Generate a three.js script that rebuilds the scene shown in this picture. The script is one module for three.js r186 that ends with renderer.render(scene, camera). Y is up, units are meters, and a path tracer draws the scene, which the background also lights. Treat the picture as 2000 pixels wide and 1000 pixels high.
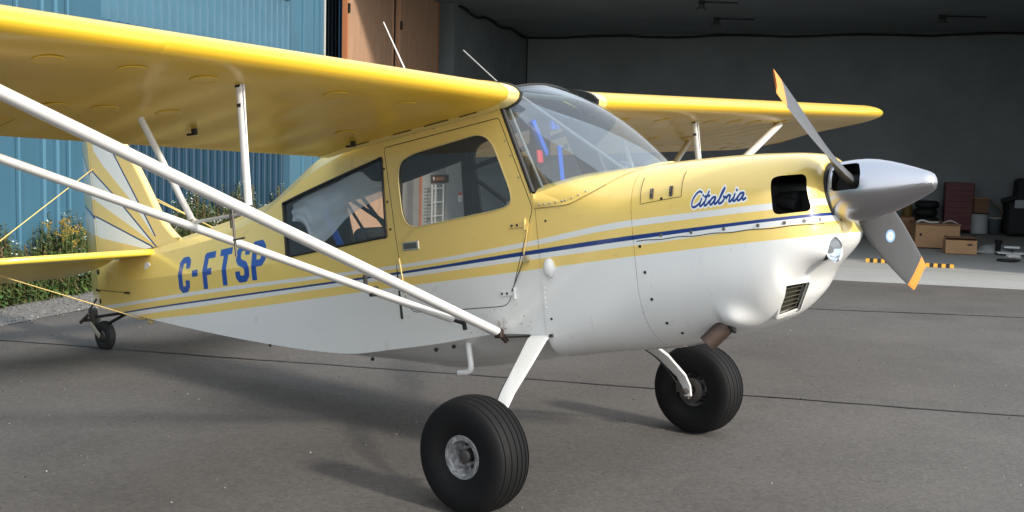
import * as THREE from 'three';
import { mergeGeometries, mergeVertices, toCreasedNormals } from 'three/addons/utils/BufferGeometryUtils.js';
import { RoundedBoxGeometry } from 'three/addons/geometries/RoundedBoxGeometry.js';
import { Brush, Evaluator, SUBTRACTION, INTERSECTION } from 'three-bvh-csg';

// ---------------------------------------------------------------- camera, sky, sun, exposure
const scene = new THREE.Scene();
const camera = new THREE.PerspectiveCamera(26.38, 2, 0.1, 900);
camera.position.set(3.2385, 1.6369, 4.7826);
camera.up.set(-0.07462, 0.99575, -0.05405);
camera.lookAt(3.2385 - 0.62774, 1.6369 - 0.08902, 4.7826 - 0.77331);
const renderer = new THREE.WebGLRenderer({ antialias: true });
renderer.toneMapping = THREE.LinearToneMapping;
renderer.toneMappingExposure = 1.2;
renderer.shadowMap.enabled = true;

const EL = THREE.MathUtils.degToRad(26.5);
const SUN = new THREE.Vector3(0.998 * Math.cos(EL), Math.sin(EL), 0.03 * Math.cos(EL)).normalize();
{ // hazy bright sky, computed
  const w = 256, h = 128, d = new Float32Array(w * h * 4), v = new THREE.Vector3();
  for (let j = 0; j < h; j++) for (let i = 0; i < w; i++) {
    const el = ((j + 0.5) / h - 0.5) * Math.PI, az = ((i + 0.5) / w - 0.5) * 2 * Math.PI;
    v.set(Math.cos(el) * Math.cos(az), Math.sin(el), Math.cos(el) * Math.sin(az));
    const k = Math.max(0, Math.sin(el)), c = Math.acos(Math.min(1, Math.max(-1, v.dot(SUN))));
    const glow = 0.75 * Math.exp(-c * c / 0.35) + 0.25 * Math.exp(-c * c / 1.6);
    const o = (j * w + i) * 4, s = 1.32;
    d[o] = s * (0.86 - 0.22 * k + glow * 1.05);
    d[o + 1] = s * (0.915 - 0.16 * k + glow * 0.98);
    d[o + 2] = s * (0.965 - 0.05 * k + glow * 0.86);
    d[o + 3] = 1;
  }
  const sky = new THREE.DataTexture(d, w, h, THREE.RGBAFormat, THREE.FloatType);
  sky.mapping = THREE.EquirectangularReflectionMapping;
  sky.magFilter = sky.minFilter = THREE.LinearFilter;
  sky.colorSpace = THREE.LinearSRGBColorSpace; sky.needsUpdate = true;
  scene.background = sky; scene.environment = sky;
}
const sun = new THREE.DirectionalLight(new THREE.Color(1.0, 0.92, 0.80), 3.7);
sun.position.copy(SUN).multiplyScalar(60);
sun.castShadow = true; sun.shadow.radius = 9; sun.shadow.mapSize.set(4096, 4096);
Object.assign(sun.shadow.camera, { left: -30, right: 30, top: 30, bottom: -30, near: 1, far: 140 });
scene.add(sun, sun.target);

// ---------------------------------------------------------------- helpers
const R = (s) => () => { s |= 0; s = s + 0x6D2B79F5 | 0; let t = Math.imul(s ^ s >>> 15, 1 | s); t = t + Math.imul(t ^ t >>> 7, 61 | t) ^ t; return ((t ^ t >>> 14) >>> 0) / 4294967296; };
const rnd = R(7);
const V = (x, y, z) => new THREE.Vector3(x, y, z);
const lerp = (a, b, t) => a + (b - a) * t;
const sstep = (a, b, x) => { const t = Math.min(1, Math.max(0, (x - a) / (b - a))); return t * t * (3 - 2 * t); };
function table(xs, ys) { // monotone-ish cubic interpolation
  const n = xs.length, m = [];
  for (let i = 0; i < n; i++) {
    if (i === 0) m[i] = (ys[1] - ys[0]) / (xs[1] - xs[0]);
    else if (i === n - 1) m[i] = (ys[i] - ys[i - 1]) / (xs[i] - xs[i - 1]);
    else { const a = (ys[i] - ys[i - 1]) / (xs[i] - xs[i - 1]), b = (ys[i + 1] - ys[i]) / (xs[i + 1] - xs[i]); m[i] = a * b <= 0 ? 0 : 2 * a * b / (a + b); }
  }
  return (x) => {
    if (x <= xs[0]) return ys[0] + m[0] * (x - xs[0]);
    if (x >= xs[n - 1]) return ys[n - 1] + m[n - 1] * (x - xs[n - 1]);
    let i = 0; while (x > xs[i + 1]) i++;
    const h = xs[i + 1] - xs[i], t = (x - xs[i]) / h, t2 = t * t, t3 = t2 * t;
    return (2 * t3 - 3 * t2 + 1) * ys[i] + (t3 - 2 * t2 + t) * h * m[i] + (-2 * t3 + 3 * t2) * ys[i + 1] + (t3 - t2) * h * m[i + 1];
  };
}
const counts = {};
function numbered(name) { const k = counts[name] = (counts[name] ?? -1) + 1; return k ? `${name}_${String(k).padStart(3, '0')}` : name; }
function tag(o, label, category, group, kind) {
  if (label) o.userData.label = label;
  if (category) o.userData.category = category;
  if (group) o.userData.group = group;
  if (kind) o.userData.kind = kind;
  return o;
}
function thing(name, label, category, pos = [0, 0, 0], turn = 0, group) {
  const o = new THREE.Group(); o.name = numbered(name); o.position.set(...pos); o.rotation.y = turn; scene.add(o);
  return tag(o, label, category, group);
}
function part(name, geo, mat, parent, label) {
  const m = new THREE.Mesh(Array.isArray(geo) ? mergeGeometries(geo.map((g) => { const q = g.index ? g.toNonIndexed() : g; for (const k of Object.keys(q.attributes)) if (!['position', 'normal', 'uv'].includes(k)) q.deleteAttribute(k); if (!q.attributes.uv) q.setAttribute('uv', new THREE.BufferAttribute(new Float32Array(q.attributes.position.count * 2), 2)); return q; })) : geo, mat);
  m.name = name; m.castShadow = m.receiveShadow = true; parent.add(m);
  if (label) m.userData.label = label;
  return m;
}
function structure(name, geo, mat) { const m = part(name, geo, mat, scene); m.userData.kind = 'structure'; return m; }
function box(w, h, d, x = 0, y = 0, z = 0) { const g = new THREE.BoxGeometry(w, h, d); g.translate(x, y, z); return g; }
function rbox(w, h, d, r, x = 0, y = 0, z = 0, seg = 2) { const g = new RoundedBoxGeometry(w, h, d, seg, Math.min(r, w / 2.01, h / 2.01, d / 2.01)); g.translate(x, y, z); return g; }
function place(g, pos, q) { g.applyQuaternion(q); g.translate(pos.x, pos.y, pos.z); return g; }
function bar(a, b, rx, ry = rx, seg = 12, side = V(1, 0, 0), r2 = 1) { // elliptical rod from a to b, wide axis along side
  const d = b.clone().sub(a), L = d.length(), g = new THREE.CylinderGeometry(r2, 1, L, seg, 1);
  g.scale(rx, 1, ry); g.translate(0, L / 2, 0);
  const y = d.normalize(), x = side.clone().sub(y.clone().multiplyScalar(side.dot(y))).normalize(), z = V().crossVectors(x, y);
  g.applyMatrix4(new THREE.Matrix4().makeBasis(x, y, z)); g.translate(a.x, a.y, a.z); return g;
}
function tube(pts, r, seg = 24, rad = 8) { return new THREE.TubeGeometry(new THREE.CatmullRomCurve3(pts), seg, r, rad, false); }
function lathe(pts, seg = 48) { return new THREE.LatheGeometry(pts.map((p) => new THREE.Vector2(p[0], p[1])), seg); }
function loft(rings, capA = true, capB = true) { // rings of equal length, closed; watertight
  const n = rings[0].length, P = [];
  const tri = (a, b, c) => P.push(a.x, a.y, a.z, b.x, b.y, b.z, c.x, c.y, c.z);
  for (let i = 0; i + 1 < rings.length; i++) for (let j = 0; j < n; j++) {
    const a = rings[i][j], b = rings[i][(j + 1) % n], c = rings[i + 1][(j + 1) % n], d = rings[i + 1][j];
    tri(a, b, c); tri(a, c, d);
  }
  const cap = (r, flip) => { const c = r.reduce((s, p) => s.add(p), V()).multiplyScalar(1 / n); for (let j = 0; j < n; j++) flip ? tri(c, r[(j + 1) % n], r[j]) : tri(c, r[j], r[(j + 1) % n]); };
  if (capA) cap(rings[0], true);
  if (capB) cap(rings[rings.length - 1], false);
  const g = new THREE.BufferGeometry(); g.setAttribute('position', new THREE.Float32BufferAttribute(P, 3)); g.computeVertexNormals(); return g;
}
function outward(g) { // flip a closed surface whose volume is negative
  const p = g.attributes.position; let v = 0; const a = V(), b = V(), c = V();
  for (let i = 0; i < p.count; i += 3) { a.fromBufferAttribute(p, i); b.fromBufferAttribute(p, i + 1); c.fromBufferAttribute(p, i + 2); v += a.dot(b.cross(c)); }
  if (v < 0) for (let i = 0; i < p.count; i += 3) { const x = p.getX(i), y = p.getY(i), z = p.getZ(i); p.setXYZ(i, p.getX(i + 1), p.getY(i + 1), p.getZ(i + 1)); p.setXYZ(i + 1, x, y, z); }
  g.computeVertexNormals(); return g;
}
function prism(pts, z0, z1) { // outline in (x,y), extruded along z, no bevel
  const s = new THREE.Shape(pts.map((p) => new THREE.Vector2(p[0], p[1]))), g = new THREE.ExtrudeGeometry(s, { depth: z1 - z0, bevelEnabled: false });
  g.translate(0, 0, z0); return g;
}
function round(pts, r, n = 6) { // round the corners of an outline
  const out = [], N = pts.length;
  for (let i = 0; i < N; i++) {
    const p = new THREE.Vector2(...pts[i]), a = new THREE.Vector2(...pts[(i + N - 1) % N]), b = new THREE.Vector2(...pts[(i + 1) % N]);
    const rr = Array.isArray(r) ? r[i] : r, da = a.clone().sub(p), db = b.clone().sub(p);
    const ra = Math.min(rr, da.length() * 0.49), rb = Math.min(rr, db.length() * 0.49), A = p.clone().addScaledVector(da.normalize(), ra), B = p.clone().addScaledVector(db.normalize(), rb);
    for (let k = 0; k <= n; k++) { const t = k / n; out.push([(1 - t) ** 2 * A.x + 2 * t * (1 - t) * p.x + t * t * B.x, (1 - t) ** 2 * A.y + 2 * t * (1 - t) * p.y + t * t * B.y]); }
  }
  return out;
}
function grow(pts, d) { // offset an outline outwards by about d
  const c = pts.reduce((s, p) => [s[0] + p[0] / pts.length, s[1] + p[1] / pts.length], [0, 0]); let A = 0;
  for (let i = 0; i < pts.length; i++) { const p = pts[i], q = pts[(i + 1) % pts.length]; A += p[0] * q[1] - q[0] * p[1]; }
  const s = Math.sign(A);
  return pts.map((p, i) => { const a = pts[(i + pts.length - 1) % pts.length], b = pts[(i + 1) % pts.length], tx = b[0] - a[0], ty = b[1] - a[1], L = Math.hypot(tx, ty) || 1; return [p[0] + s * ty / L * d, p[1] - s * tx / L * d]; });
}
const ev = new Evaluator(); ev.attributes = ['position', 'normal']; ev.useGroups = true;
function brush(g, mat) { const q = g.index ? g.toNonIndexed() : g.clone(); for (const k of Object.keys(q.attributes)) if (k !== 'position' && k !== 'normal') q.deleteAttribute(k); q.clearGroups(); const b = new Brush(q, mat); b.updateMatrixWorld(); return b; }
const OUT = new THREE.MeshStandardMaterial(), INN = new THREE.MeshStandardMaterial();
function split(b) { // {out, inn} geometries of a CSG result by material
  const g = b.geometry, mats = Array.isArray(b.material) ? b.material : [b.material], res = {};
  const idx = g.index ? g.index.array : null, P = g.attributes.position, N = g.attributes.normal;
  const groups = g.groups.length ? g.groups : [{ start: 0, count: idx ? idx.length : P.count, materialIndex: 0 }];
  for (const m of [OUT, INN]) {
    const p = [], n = [];
    for (const gr of groups) if (mats[gr.materialIndex] === m) for (let i = gr.start; i < Math.min(gr.start + gr.count, idx ? idx.length : P.count); i++) { const k = idx ? idx[i] : i; p.push(P.getX(k), P.getY(k), P.getZ(k)); n.push(N.getX(k), N.getY(k), N.getZ(k)); }
    const q = new THREE.BufferGeometry(); q.setAttribute('position', new THREE.Float32BufferAttribute(p, 3)); q.setAttribute('normal', new THREE.Float32BufferAttribute(n, 3)); res[m === OUT ? 'out' : 'inn'] = q;
  }
  return res;
}
function sideUV(g, x0, x1, h0, h1) { // paint plan of the body: upper half of the sheet is the right side, lower half the left side
  const P = g.attributes.position, uv = new Float32Array(P.count * 2);
  for (let i = 0; i < P.count; i += 3) {
    const s = P.getZ(i) + P.getZ(i + 1) + P.getZ(i + 2) >= 0;
    for (let k = 0; k < 3; k++) { uv[(i + k) * 2] = (P.getX(i + k) - x0) / (x1 - x0); const t = Math.min(0.998, Math.max(0.002, (P.getY(i + k) - h0) / (h1 - h0))); uv[(i + k) * 2 + 1] = s ? 0.5 + 0.5 * t : 0.5 * t; }
  }
  g.setAttribute('uv', new THREE.BufferAttribute(uv, 2)); return g;
}
function noise2(seed) { // tileable value noise on [0,1)^2 with integer period
  return (x, y, p) => {
    const h = (i, j) => { let n = Math.imul(((i % p) + p) % p, 374761393) + Math.imul(((j % p) + p) % p, 668265263) + Math.imul(seed, 974634777); n = Math.imul(n ^ n >>> 13, 1274126177); return ((n ^ n >>> 16) >>> 0) / 4294967296; };
    const X = x * p, Y = y * p, i = Math.floor(X), j = Math.floor(Y), u = X - i, w = Y - j, a = u * u * (3 - 2 * u), b = w * w * (3 - 2 * w);
    return lerp(lerp(h(i, j), h(i + 1, j), a), lerp(h(i, j + 1), h(i + 1, j + 1), a), b);
  };
}
function texture(size, fn, srgb = true, rep) {
  const d = new Uint8Array(size * size * 4);
  for (let j = 0; j < size; j++) for (let i = 0; i < size; i++) { const c = fn(i / size, j / size), o = (j * size + i) * 4; for (let k = 0; k < 3; k++) d[o + k] = Math.max(0, Math.min(255, (Array.isArray(c) ? c[k] : c) * 255)); d[o + 3] = 255; }
  const t = new THREE.DataTexture(d, size, size); t.wrapS = t.wrapT = THREE.RepeatWrapping; t.magFilter = THREE.LinearFilter; t.minFilter = THREE.LinearMipmapLinearFilter; t.generateMipmaps = true;
  if (srgb) t.colorSpace = THREE.SRGBColorSpace; if (rep) t.repeat.set(...rep); t.needsUpdate = true; return t;
}
const toS = (c) => c.map((v) => v <= 0.0031308 ? 12.92 * v : 1.055 * v ** (1 / 2.4) - 0.055); // linear to sRGB
function std(rgb, rough = 0.6, metal = 0, extra = {}) { return new THREE.MeshStandardMaterial({ color: new THREE.Color().setRGB(...rgb), roughness: rough, metalness: metal, side: THREE.DoubleSide, ...extra }); }
function phys(rgb, extra = {}) { return new THREE.MeshPhysicalMaterial({ color: new THREE.Color().setRGB(...rgb), side: THREE.DoubleSide, ...extra }); }
function canvasTex(w, h, draw) {
  const c = document.createElement('canvas'); c.width = w; c.height = h; draw(c.getContext('2d'), w, h);
  const t = new THREE.CanvasTexture(c); t.colorSpace = THREE.SRGBColorSpace; t.anisotropy = 8; return t;
}
function planarUV(g, sx = 1, sy = 1) { // uv in metres from the dominant axis
  const P = g.attributes.position, N = g.attributes.normal, uv = new Float32Array(P.count * 2);
  for (let i = 0; i < P.count; i++) { const ax = Math.abs(N.getX(i)), ay = Math.abs(N.getY(i)), az = Math.abs(N.getZ(i)); const [a, b] = ay > ax && ay > az ? [P.getX(i), P.getZ(i)] : ax > az ? [P.getZ(i), P.getY(i)] : [P.getX(i), P.getY(i)]; uv[i * 2] = a * sx; uv[i * 2 + 1] = b * sy; }
  g.setAttribute('uv', new THREE.BufferAttribute(uv, 2)); return g;
}
const n1 = noise2(1), n2 = noise2(2), n3 = noise2(3), n4 = noise2(4);
const fbm = (n, x, y, p, o) => { let s = 0, a = 0.5, t = 0; for (let k = 0; k < o; k++) { s += a * n(x, y, p); t += a; a *= 0.5; p *= 2; } return s / t; };

// ---------------------------------------------------------------- building frame: u along the hangar front, v out of it
const TURN = THREE.MathUtils.degToRad(23.5), OX = -16.355, OZ = -19.796;
const UX = Math.cos(TURN), UZ = -Math.sin(TURN), VX = Math.sin(TURN), VZ = Math.cos(TURN);
const W = (u, y, v) => V(OX + u * UX + v * VX, y, OZ + u * UZ + v * VZ);
const bpos = (u, v, y = 0) => { const p = W(u, y, v); return [p.x, p.y, p.z]; };

// ---------------------------------------------------------------- ground
const asphaltTex = (() => {
  const r = R(11), S = 1024, speck = new Float32Array(S * S);
  for (let k = 0; k < 26000; k++) { const x = r() * S | 0, y = r() * S | 0, a = (r() - 0.42) * 0.8, w = r() < 0.2 ? 2 : 1; for (let i = 0; i < w; i++) for (let j = 0; j < w; j++) speck[((y + j) % S) * S + (x + i) % S] = a; }
  for (let k = 0; k < 420; k++) { const x = r() * S | 0, y = r() * S | 0, w = 2 + (r() * 3 | 0); for (let i = 0; i < w; i++) for (let j = 0; j < w; j++) speck[((y + j) % S) * S + (x + i) % S] = r() < 0.6 ? 1.1 : -0.7; }
  return texture(S, (x, y) => { const b = 0.079 * (0.52 + 0.36 * fbm(n1, x, y, 5, 4) + 0.26 * n2(x, y, 260) + 0.28 * n3(x, y, 140)) * (1 + speck[(y * S | 0) * S + (x * S | 0)]); return toS([b * 1.09, b * 0.985, b * 0.90]); });
})();
const asphaltBump = texture(512, (x, y) => 0.5 * n3(x, y, 220) + 0.3 * n4(x, y, 110) + 0.2 * n1(x, y, 40), false);
const asphaltMat = std([1, 1, 1], 0.88, 0, { map: asphaltTex, bumpMap: asphaltBump, bumpScale: 0.0022, vertexColors: true });
function sheet(u0, u1, v0, v1, y, du, dv, uvs, tint) { // horizontal sheet in the building frame, world positions
  const nu = Math.max(1, Math.round((u1 - u0) / du)), nv = Math.max(1, Math.round((v1 - v0) / dv)), P = [], N = [], T = [], C = [], I = [];
  for (let j = 0; j <= nv; j++) for (let i = 0; i <= nu; i++) {
    const u = lerp(u0, u1, i / nu), v = lerp(v0, v1, j / nv), p = W(u, y, v); P.push(p.x, p.y, p.z); N.push(0, 1, 0); T.push(u / uvs, v / uvs); const c = tint ? tint(u, v) : 1; C.push(c, c, c);
  }
  for (let j = 0; j < nv; j++) for (let i = 0; i < nu; i++) { const a = j * (nu + 1) + i, b = a + 1, c = a + nu + 1, d = c + 1; I.push(a, c, b, b, c, d); }
  const g = new THREE.BufferGeometry(); g.setIndex(I); g.setAttribute('position', new THREE.Float32BufferAttribute(P, 3)); g.setAttribute('normal', new THREE.Float32BufferAttribute(N, 3)); g.setAttribute('uv', new THREE.Float32BufferAttribute(T, 2)); g.setAttribute('color', new THREE.Float32BufferAttribute(C, 3)); return g;
}
const blot = (u, v) => 0.82 + 0.36 * fbm(n2, ((u + 40) / 97) % 1, ((v + 40) / 97) % 1, 60, 4);
const groundMat = std([0.10, 0.12, 0.045], 1);
structure('ground', sheet(-380, 380, -300, 420, -0.03, 760, 720, 3), groundMat);
const asphalt = structure('asphalt', sheet(0.75, 60, 13.6, 60, 0, 0.4, 0.4, 2.6, blot), asphaltMat);
const tarMat = std([0.008, 0.008, 0.009], 0.55);
function seam(v0, u0, u1, w, seed) {
  const r = R(seed), n = Math.round((u1 - u0) / 0.06), P = [], N = [], I = []; let d = 0, e = 0;
  for (let i = 0; i <= n; i++) { d = d * 0.96 + (r() - 0.5) * 0.012; e = e * 0.6 + (r() - 0.5) * 0.004; const u = lerp(u0, u1, i / n); for (const s of [-1, 1]) { const p = W(u, 0.004, v0(u) + d + s * (w / 2 + e)); P.push(p.x, p.y, p.z); N.push(0, 1, 0); } if (i) { const k = i * 2; I.push(k - 2, k - 1, k, k - 1, k + 1, k); } }
  const g = new THREE.BufferGeometry(); g.setIndex(I); g.setAttribute('position', new THREE.Float32BufferAttribute(P, 3)); g.setAttribute('normal', new THREE.Float32BufferAttribute(N, 3)); return g;
}
part('tar_seam', seam((u) => 22.75 - u * 0.026, 0.8, 22, 0.022, 3), tarMat, asphalt);
part('tar_seam', seam((u) => 17.42 - (u - 8) * 0.08 + 0.05 * Math.sin(u * 1.7), 4.5, 20, 0.03, 5), tarMat, asphalt);
part('tar_seam', seam((u) => 17.42 - (u - 8) * 0.08 - 0.06 * (u - 9.2), 9.1, 9.7, 0.016, 9), tarMat, asphalt);
// pale grit on the asphalt
{
  const g = new THREE.IcosahedronGeometry(1, 0), m = new THREE.InstancedMesh(g, std([0.40, 0.37, 0.33], 0.9), 2600), o = new THREE.Object3D(), r = R(21);
  for (let i = 0; i < 2600; i++) { const p = W(1 + r() * 11, 0.002, 17.5 + r() * 12), s = 0.0020 + 0.0042 * r() ** 5; o.position.copy(p); o.rotation.set(r() * 6, r() * 6, r() * 6); o.scale.set(s, s * 0.7, s); o.updateMatrix(); m.setMatrixAt(i, o.matrix); m.setColorAt(i, new THREE.Color().setScalar(r() < 0.3 ? 0.05 : 0.3 + 0.7 * r())); }
  m.name = 'loose_grit'; m.receiveShadow = true; asphalt.add(m); m.userData.kind = 'stuff';
}
const concreteMat = std([1, 1, 1], 0.8, 0, { map: texture(512, (x, y) => { const b = 0.33 * (0.80 + 0.3 * fbm(n3, x, y, 4, 5) + 0.1 * n1(x, y, 200)); return toS([b, b * 1.0, b * 0.97]); }), bumpMap: asphaltBump, bumpScale: 0.001 });
const slab = structure('concrete_floor', planarUV((() => { const g = box(14.9, 0.16, 14.35, 7.05, -0.064, 6.83); g.rotateY(TURN); g.translate(OX, 0, OZ); return g; })(), 0.25, 0.25), concreteMat);
const jointMat = std([0.09, 0.09, 0.085], 0.9);
for (const v of [11.9, 7.2, 3.4]) part('control_joint', sheet(0.2, 13.9, v, v + 0.012, 0.0185, 20, 1, 1), jointMat, slab);
for (const u of [5.0, 9.6]) part('control_joint', sheet(u, u + 0.012, 0.1, 13.9, 0.0205, 1, 20, 1), jointMat, slab);
// gravel strip and soil along the blue building
const gravelMat = std([1, 1, 1], 0.95, 0, { map: texture(512, (x, y) => { const s = n1(x, y, 90), b = 0.17 * (0.55 + 0.5 * s + 0.55 * n2(x, y, 200) * n3(x, y, 37)); return toS([b * 1.04, b, b * 0.95]); }), bumpMap: texture(256, (x, y) => n1(x, y, 90) * 0.6 + n2(x, y, 120) * 0.4, false), bumpScale: 0.012 });
const gravel = structure('gravel_strip', sheet(-0.6, 1.05, 12.9, 40, 0.006, 0.2, 0.2, 0.9), gravelMat);
{
  const g = new THREE.IcosahedronGeometry(1, 0), N = 5200, m = new THREE.InstancedMesh(g, std([0.26, 0.25, 0.23], 0.9), N), o = new THREE.Object3D(), r = R(31), c = new THREE.Color();
  for (let i = 0; i < N; i++) { const u = 0.12 + 1.0 * r() + 0.25 * (r() - 0.5) * r(), p = W(u, 0.008, 14 + r() * 12), s = 0.004 + 0.012 * r() ** 3; o.position.copy(p); o.rotation.set(r() * 6, r() * 6, r() * 6); o.scale.set(s * (0.7 + r()), s * 0.7, s); o.updateMatrix(); m.setMatrixAt(i, o.matrix); m.setColorAt(i, c.setScalar(0.25 + 0.75 * r() ** 2)); }
  m.name = 'pebbles'; m.castShadow = m.receiveShadow = true; m.userData.kind = 'stuff'; gravel.add(m);
}
structure('soil', sheet(-0.6, 0.24, 13, 34, 0.012, 1, 1, 1), std([0.05, 0.042, 0.03], 1));

// ---------------------------------------------------------------- hangar
const hangar = thing('hangar', 'open dark hangar behind the aircraft with insulated walls and grey ceiling', 'hangar', bpos(0, 0), TURN);
const liningTex = texture(512, (x, y) => { const b = 0.26 * (0.72 + 0.35 * fbm(n2, x, y, 5, 5)); return toS([b * 0.88, b, b * 1.04]); });
const liningMat = std([1, 1, 1], 0.62, 0, { map: liningTex, bumpMap: texture(512, (x, y) => fbm(n4, x, y, 9, 4), false), bumpScale: 0.02 });
const HC = 5.12, HV = 12.74;
const hb = (name, w, h, d, x, y, z, m) => part(name, planarUV(box(w, h, d, x, y, z), 0.3, 0.3), m, hangar);
hb('back_wall', 15.2, 6, 0.2, 7, 3, -0.1, liningMat);
hb('left_wall', 0.7, 5.6, 6.4, -0.35, 2.82, 3.203, liningMat);
hb('right_wall', 0.25, 6, 12.9, 14.2, 3, 6.45, liningMat);
hb('ceiling', 14.8, 0.12, 12.72, 6.7, HC + 0.06, 6.37, liningMat);
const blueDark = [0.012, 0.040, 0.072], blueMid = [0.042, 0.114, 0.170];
hb('roof', 15.6, 0.25, 13.3, 6.6, 5.75, 6.4, std(blueMid, 0.5));
hb('header', 14.9, 0.5, 0.18, 6.85, HC + 0.25, HV - 0.09, std(blueMid, 0.5));
const trimMat = std([0.02, 0.021, 0.022], 0.8);
{ // sagging dark cord along the top of the walls
  const r = R(4), pts = []; for (let i = 0; i <= 30; i++) pts.push(V(0.03 + i * 0.47, HC - 0.05 - 0.025 * Math.sin(i * 0.9) - 0.02 * r(), 0.035));
  part('wall_top_trim', tube(pts, 0.034, 120, 6), trimMat, hangar);
  const p2 = []; for (let i = 0; i <= 16; i++) p2.push(V(0.035, HC - 0.06 - 0.035 * Math.sin(i * 1.1) - 0.02 * r(), 0.06 + i * 0.38));
  part('wall_top_trim', tube(p2, 0.036, 80, 6), trimMat, hangar);
  part('corner_trim', box(0.03, 5.0, 0.03, 0.016, 2.52, 0.017), trimMat, hangar);
}
// pocket beside the opening, lined with ribbed dark sheet, where the folded leaves stand
function ribbed(len, h, pitch, depth, up = 0) { // ribbed sheet in the x-y plane, ribs up, facing +z
  const n = Math.round(len / pitch), P = [], I = [], pr = [];
  for (let i = 0; i < n; i++) { const x = i * len / n, p = len / n; pr.push([x, 0], [x + p * 0.74, 0], [x + p * 0.80, depth], [x + p * 0.94, depth]); }
  pr.push([len, 0]);
  for (const [x, z] of pr) { P.push(x, 0, z, x, h, z); }
  for (let i = 0; i + 1 < pr.length; i++) { const a = i * 2; I.push(a, a + 2, a + 1, a + 1, a + 2, a + 3); }
  const g = new THREE.BufferGeometry(); g.setIndex(I); g.setAttribute('position', new THREE.Float32BufferAttribute(P, 3)); const q = g.toNonIndexed(); q.computeVertexNormals(); return planarUV(q);
}
const facing = (g, u, y, v) => { g.rotateY(Math.PI / 2); g.translate(u, y, v); return g; }; // sheet that faces +u, its x running towards -v
part('pocket_sheet', facing(ribbed(6.3, 5.1, 0.15, 0.018), -0.64, 0.02, 12.70), std([0.014, 0.048, 0.085], 0.5), hangar);
hb('pocket_wall', 0.1, 5.1, 6.4, -0.72, 2.57, 9.6, trimMat);

// folded door leaves, plywood inside
const plyTex = texture(512, (x, y) => { const g = fbm(n1, x * 0.999, y * 0.06, 24, 4), k = n3(x, y * 0.2, 60), b = 0.84 + 0.24 * (g - 0.5) + 0.12 * (k - 0.5); return toS([0.45 * b, 0.275 * b, 0.175 * b]); });
const plyMat = std([1, 1, 1], 0.75, 0, { map: plyTex }), studMat = std([0.40, 0.15, 0.06], 0.8), plyEdge = std([0.55, 0.30, 0.18], 0.8);
function leaf(name, label, v0, v1, u, studAtBack) {
  const t = thing(name, label, 'hangar door', bpos(u, (v0 + v1) / 2), TURN, 'folded hangar door leaves'), L = v1 - v0;
  part('plywood_sheet', planarUV(box(0.018, 4.9, L - 0.12, 0.05, 2.5, 0), 0.8, 0.8), plyMat, t);
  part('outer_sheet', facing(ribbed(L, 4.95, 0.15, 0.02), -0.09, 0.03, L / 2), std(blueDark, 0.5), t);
  for (const z of [L / 2 - 0.03, -L / 2 + 0.03]) part('stud', box(0.09, 4.94, 0.055, 0.02, 2.5, z), (z < 0) === studAtBack ? studMat : plyEdge, t);
  for (const y of [0.08, 2.4, 4.92]) part('rail', box(0.09, 0.1, L - 0.14, -0.012, y, 0), plyEdge, t);
  for (const y of [0.8, 2.6, 4.2]) part('hinge', box(0.03, 0.16, 0.06, 0.08, y, L / 2 - 0.05), std([0.05, 0.045, 0.04], 0.5, 0.8), t);
  return t;
}
leaf('hangar_door_leaf', 'plywood faced door leaf left of the opening, sunlit near its front edge', 10.22, 12.42, 0.0, false);
leaf('hangar_door_leaf', 'darker plywood door leaf standing deeper in the hangar beside ribbed blue sheet', 7.62, 9.92, 0.0, true);

// ceiling fittings
for (const [u, v, s] of [[5.55, 6.2, 1], [5.62, 3.4, 1.15], [10.7, 3.4, 1.3]]) {
  const t = thing('ceiling_lamp', ['small unlit ceiling lamp nearest the top edge of the photograph', 'unlit ceiling lamp with a pale reflector at mid ceiling', 'unlit ceiling lamp on a slanted bracket above the wing tip'][counts.ceiling_lamp === undefined ? 0 : counts.ceiling_lamp + 1], 'lamp', bpos(u, v, HC), TURN, 'unlit hangar ceiling lamps');
  part('mount', box(0.12 * s, 0.08, 0.12 * s, 0, -0.04, 0), trimMat, t);
  part('reflector', lathe([[0.03, -0.08], [0.05, -0.1], [0.13 * s, -0.2], [0.12 * s, -0.2], [0.04, -0.11]], 16), std([0.14, 0.15, 0.15], 0.6), t);
  part('conduit', bar(V(0.05, -0.03, 0), V(0.75 * s, -0.02, -0.3), 0.015), trimMat, t);
}

// ---------------------------------------------------------------- blue metal building on the left
const shed = thing('blue_metal_building', 'long blue metal clad building with weeds along its foot, left of the hangar', 'building', bpos(0, 0), TURN);
const blueTex = (c, s) => texture(512, (x, y) => { const b = 0.86 + 0.22 * fbm(n2, x, y, 4, 4) + 0.10 * (fbm(n3, x, y * 0.1, 60, 2) - 0.5); return toS(c.map((q) => q * b * s)); });
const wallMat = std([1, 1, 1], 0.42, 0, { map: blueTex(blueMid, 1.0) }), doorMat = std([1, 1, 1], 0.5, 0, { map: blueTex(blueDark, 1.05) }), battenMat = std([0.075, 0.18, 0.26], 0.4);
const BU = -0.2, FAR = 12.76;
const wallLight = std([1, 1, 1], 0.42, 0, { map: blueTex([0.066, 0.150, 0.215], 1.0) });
const sb = (name, w, h, d, x, y, z, m) => part(name, planarUV(box(w, h, d, x, y, z), 0.3, 0.3), m, shed);
sb('body_wall', 5.6, 6.2, 27.2, -3.9, 3.1, 26.5, wallMat);
sb('roof', 6.4, 0.2, 27.8, -3.9, 6.3, 26.4, std([0.2, 0.21, 0.22], 0.5));
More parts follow.
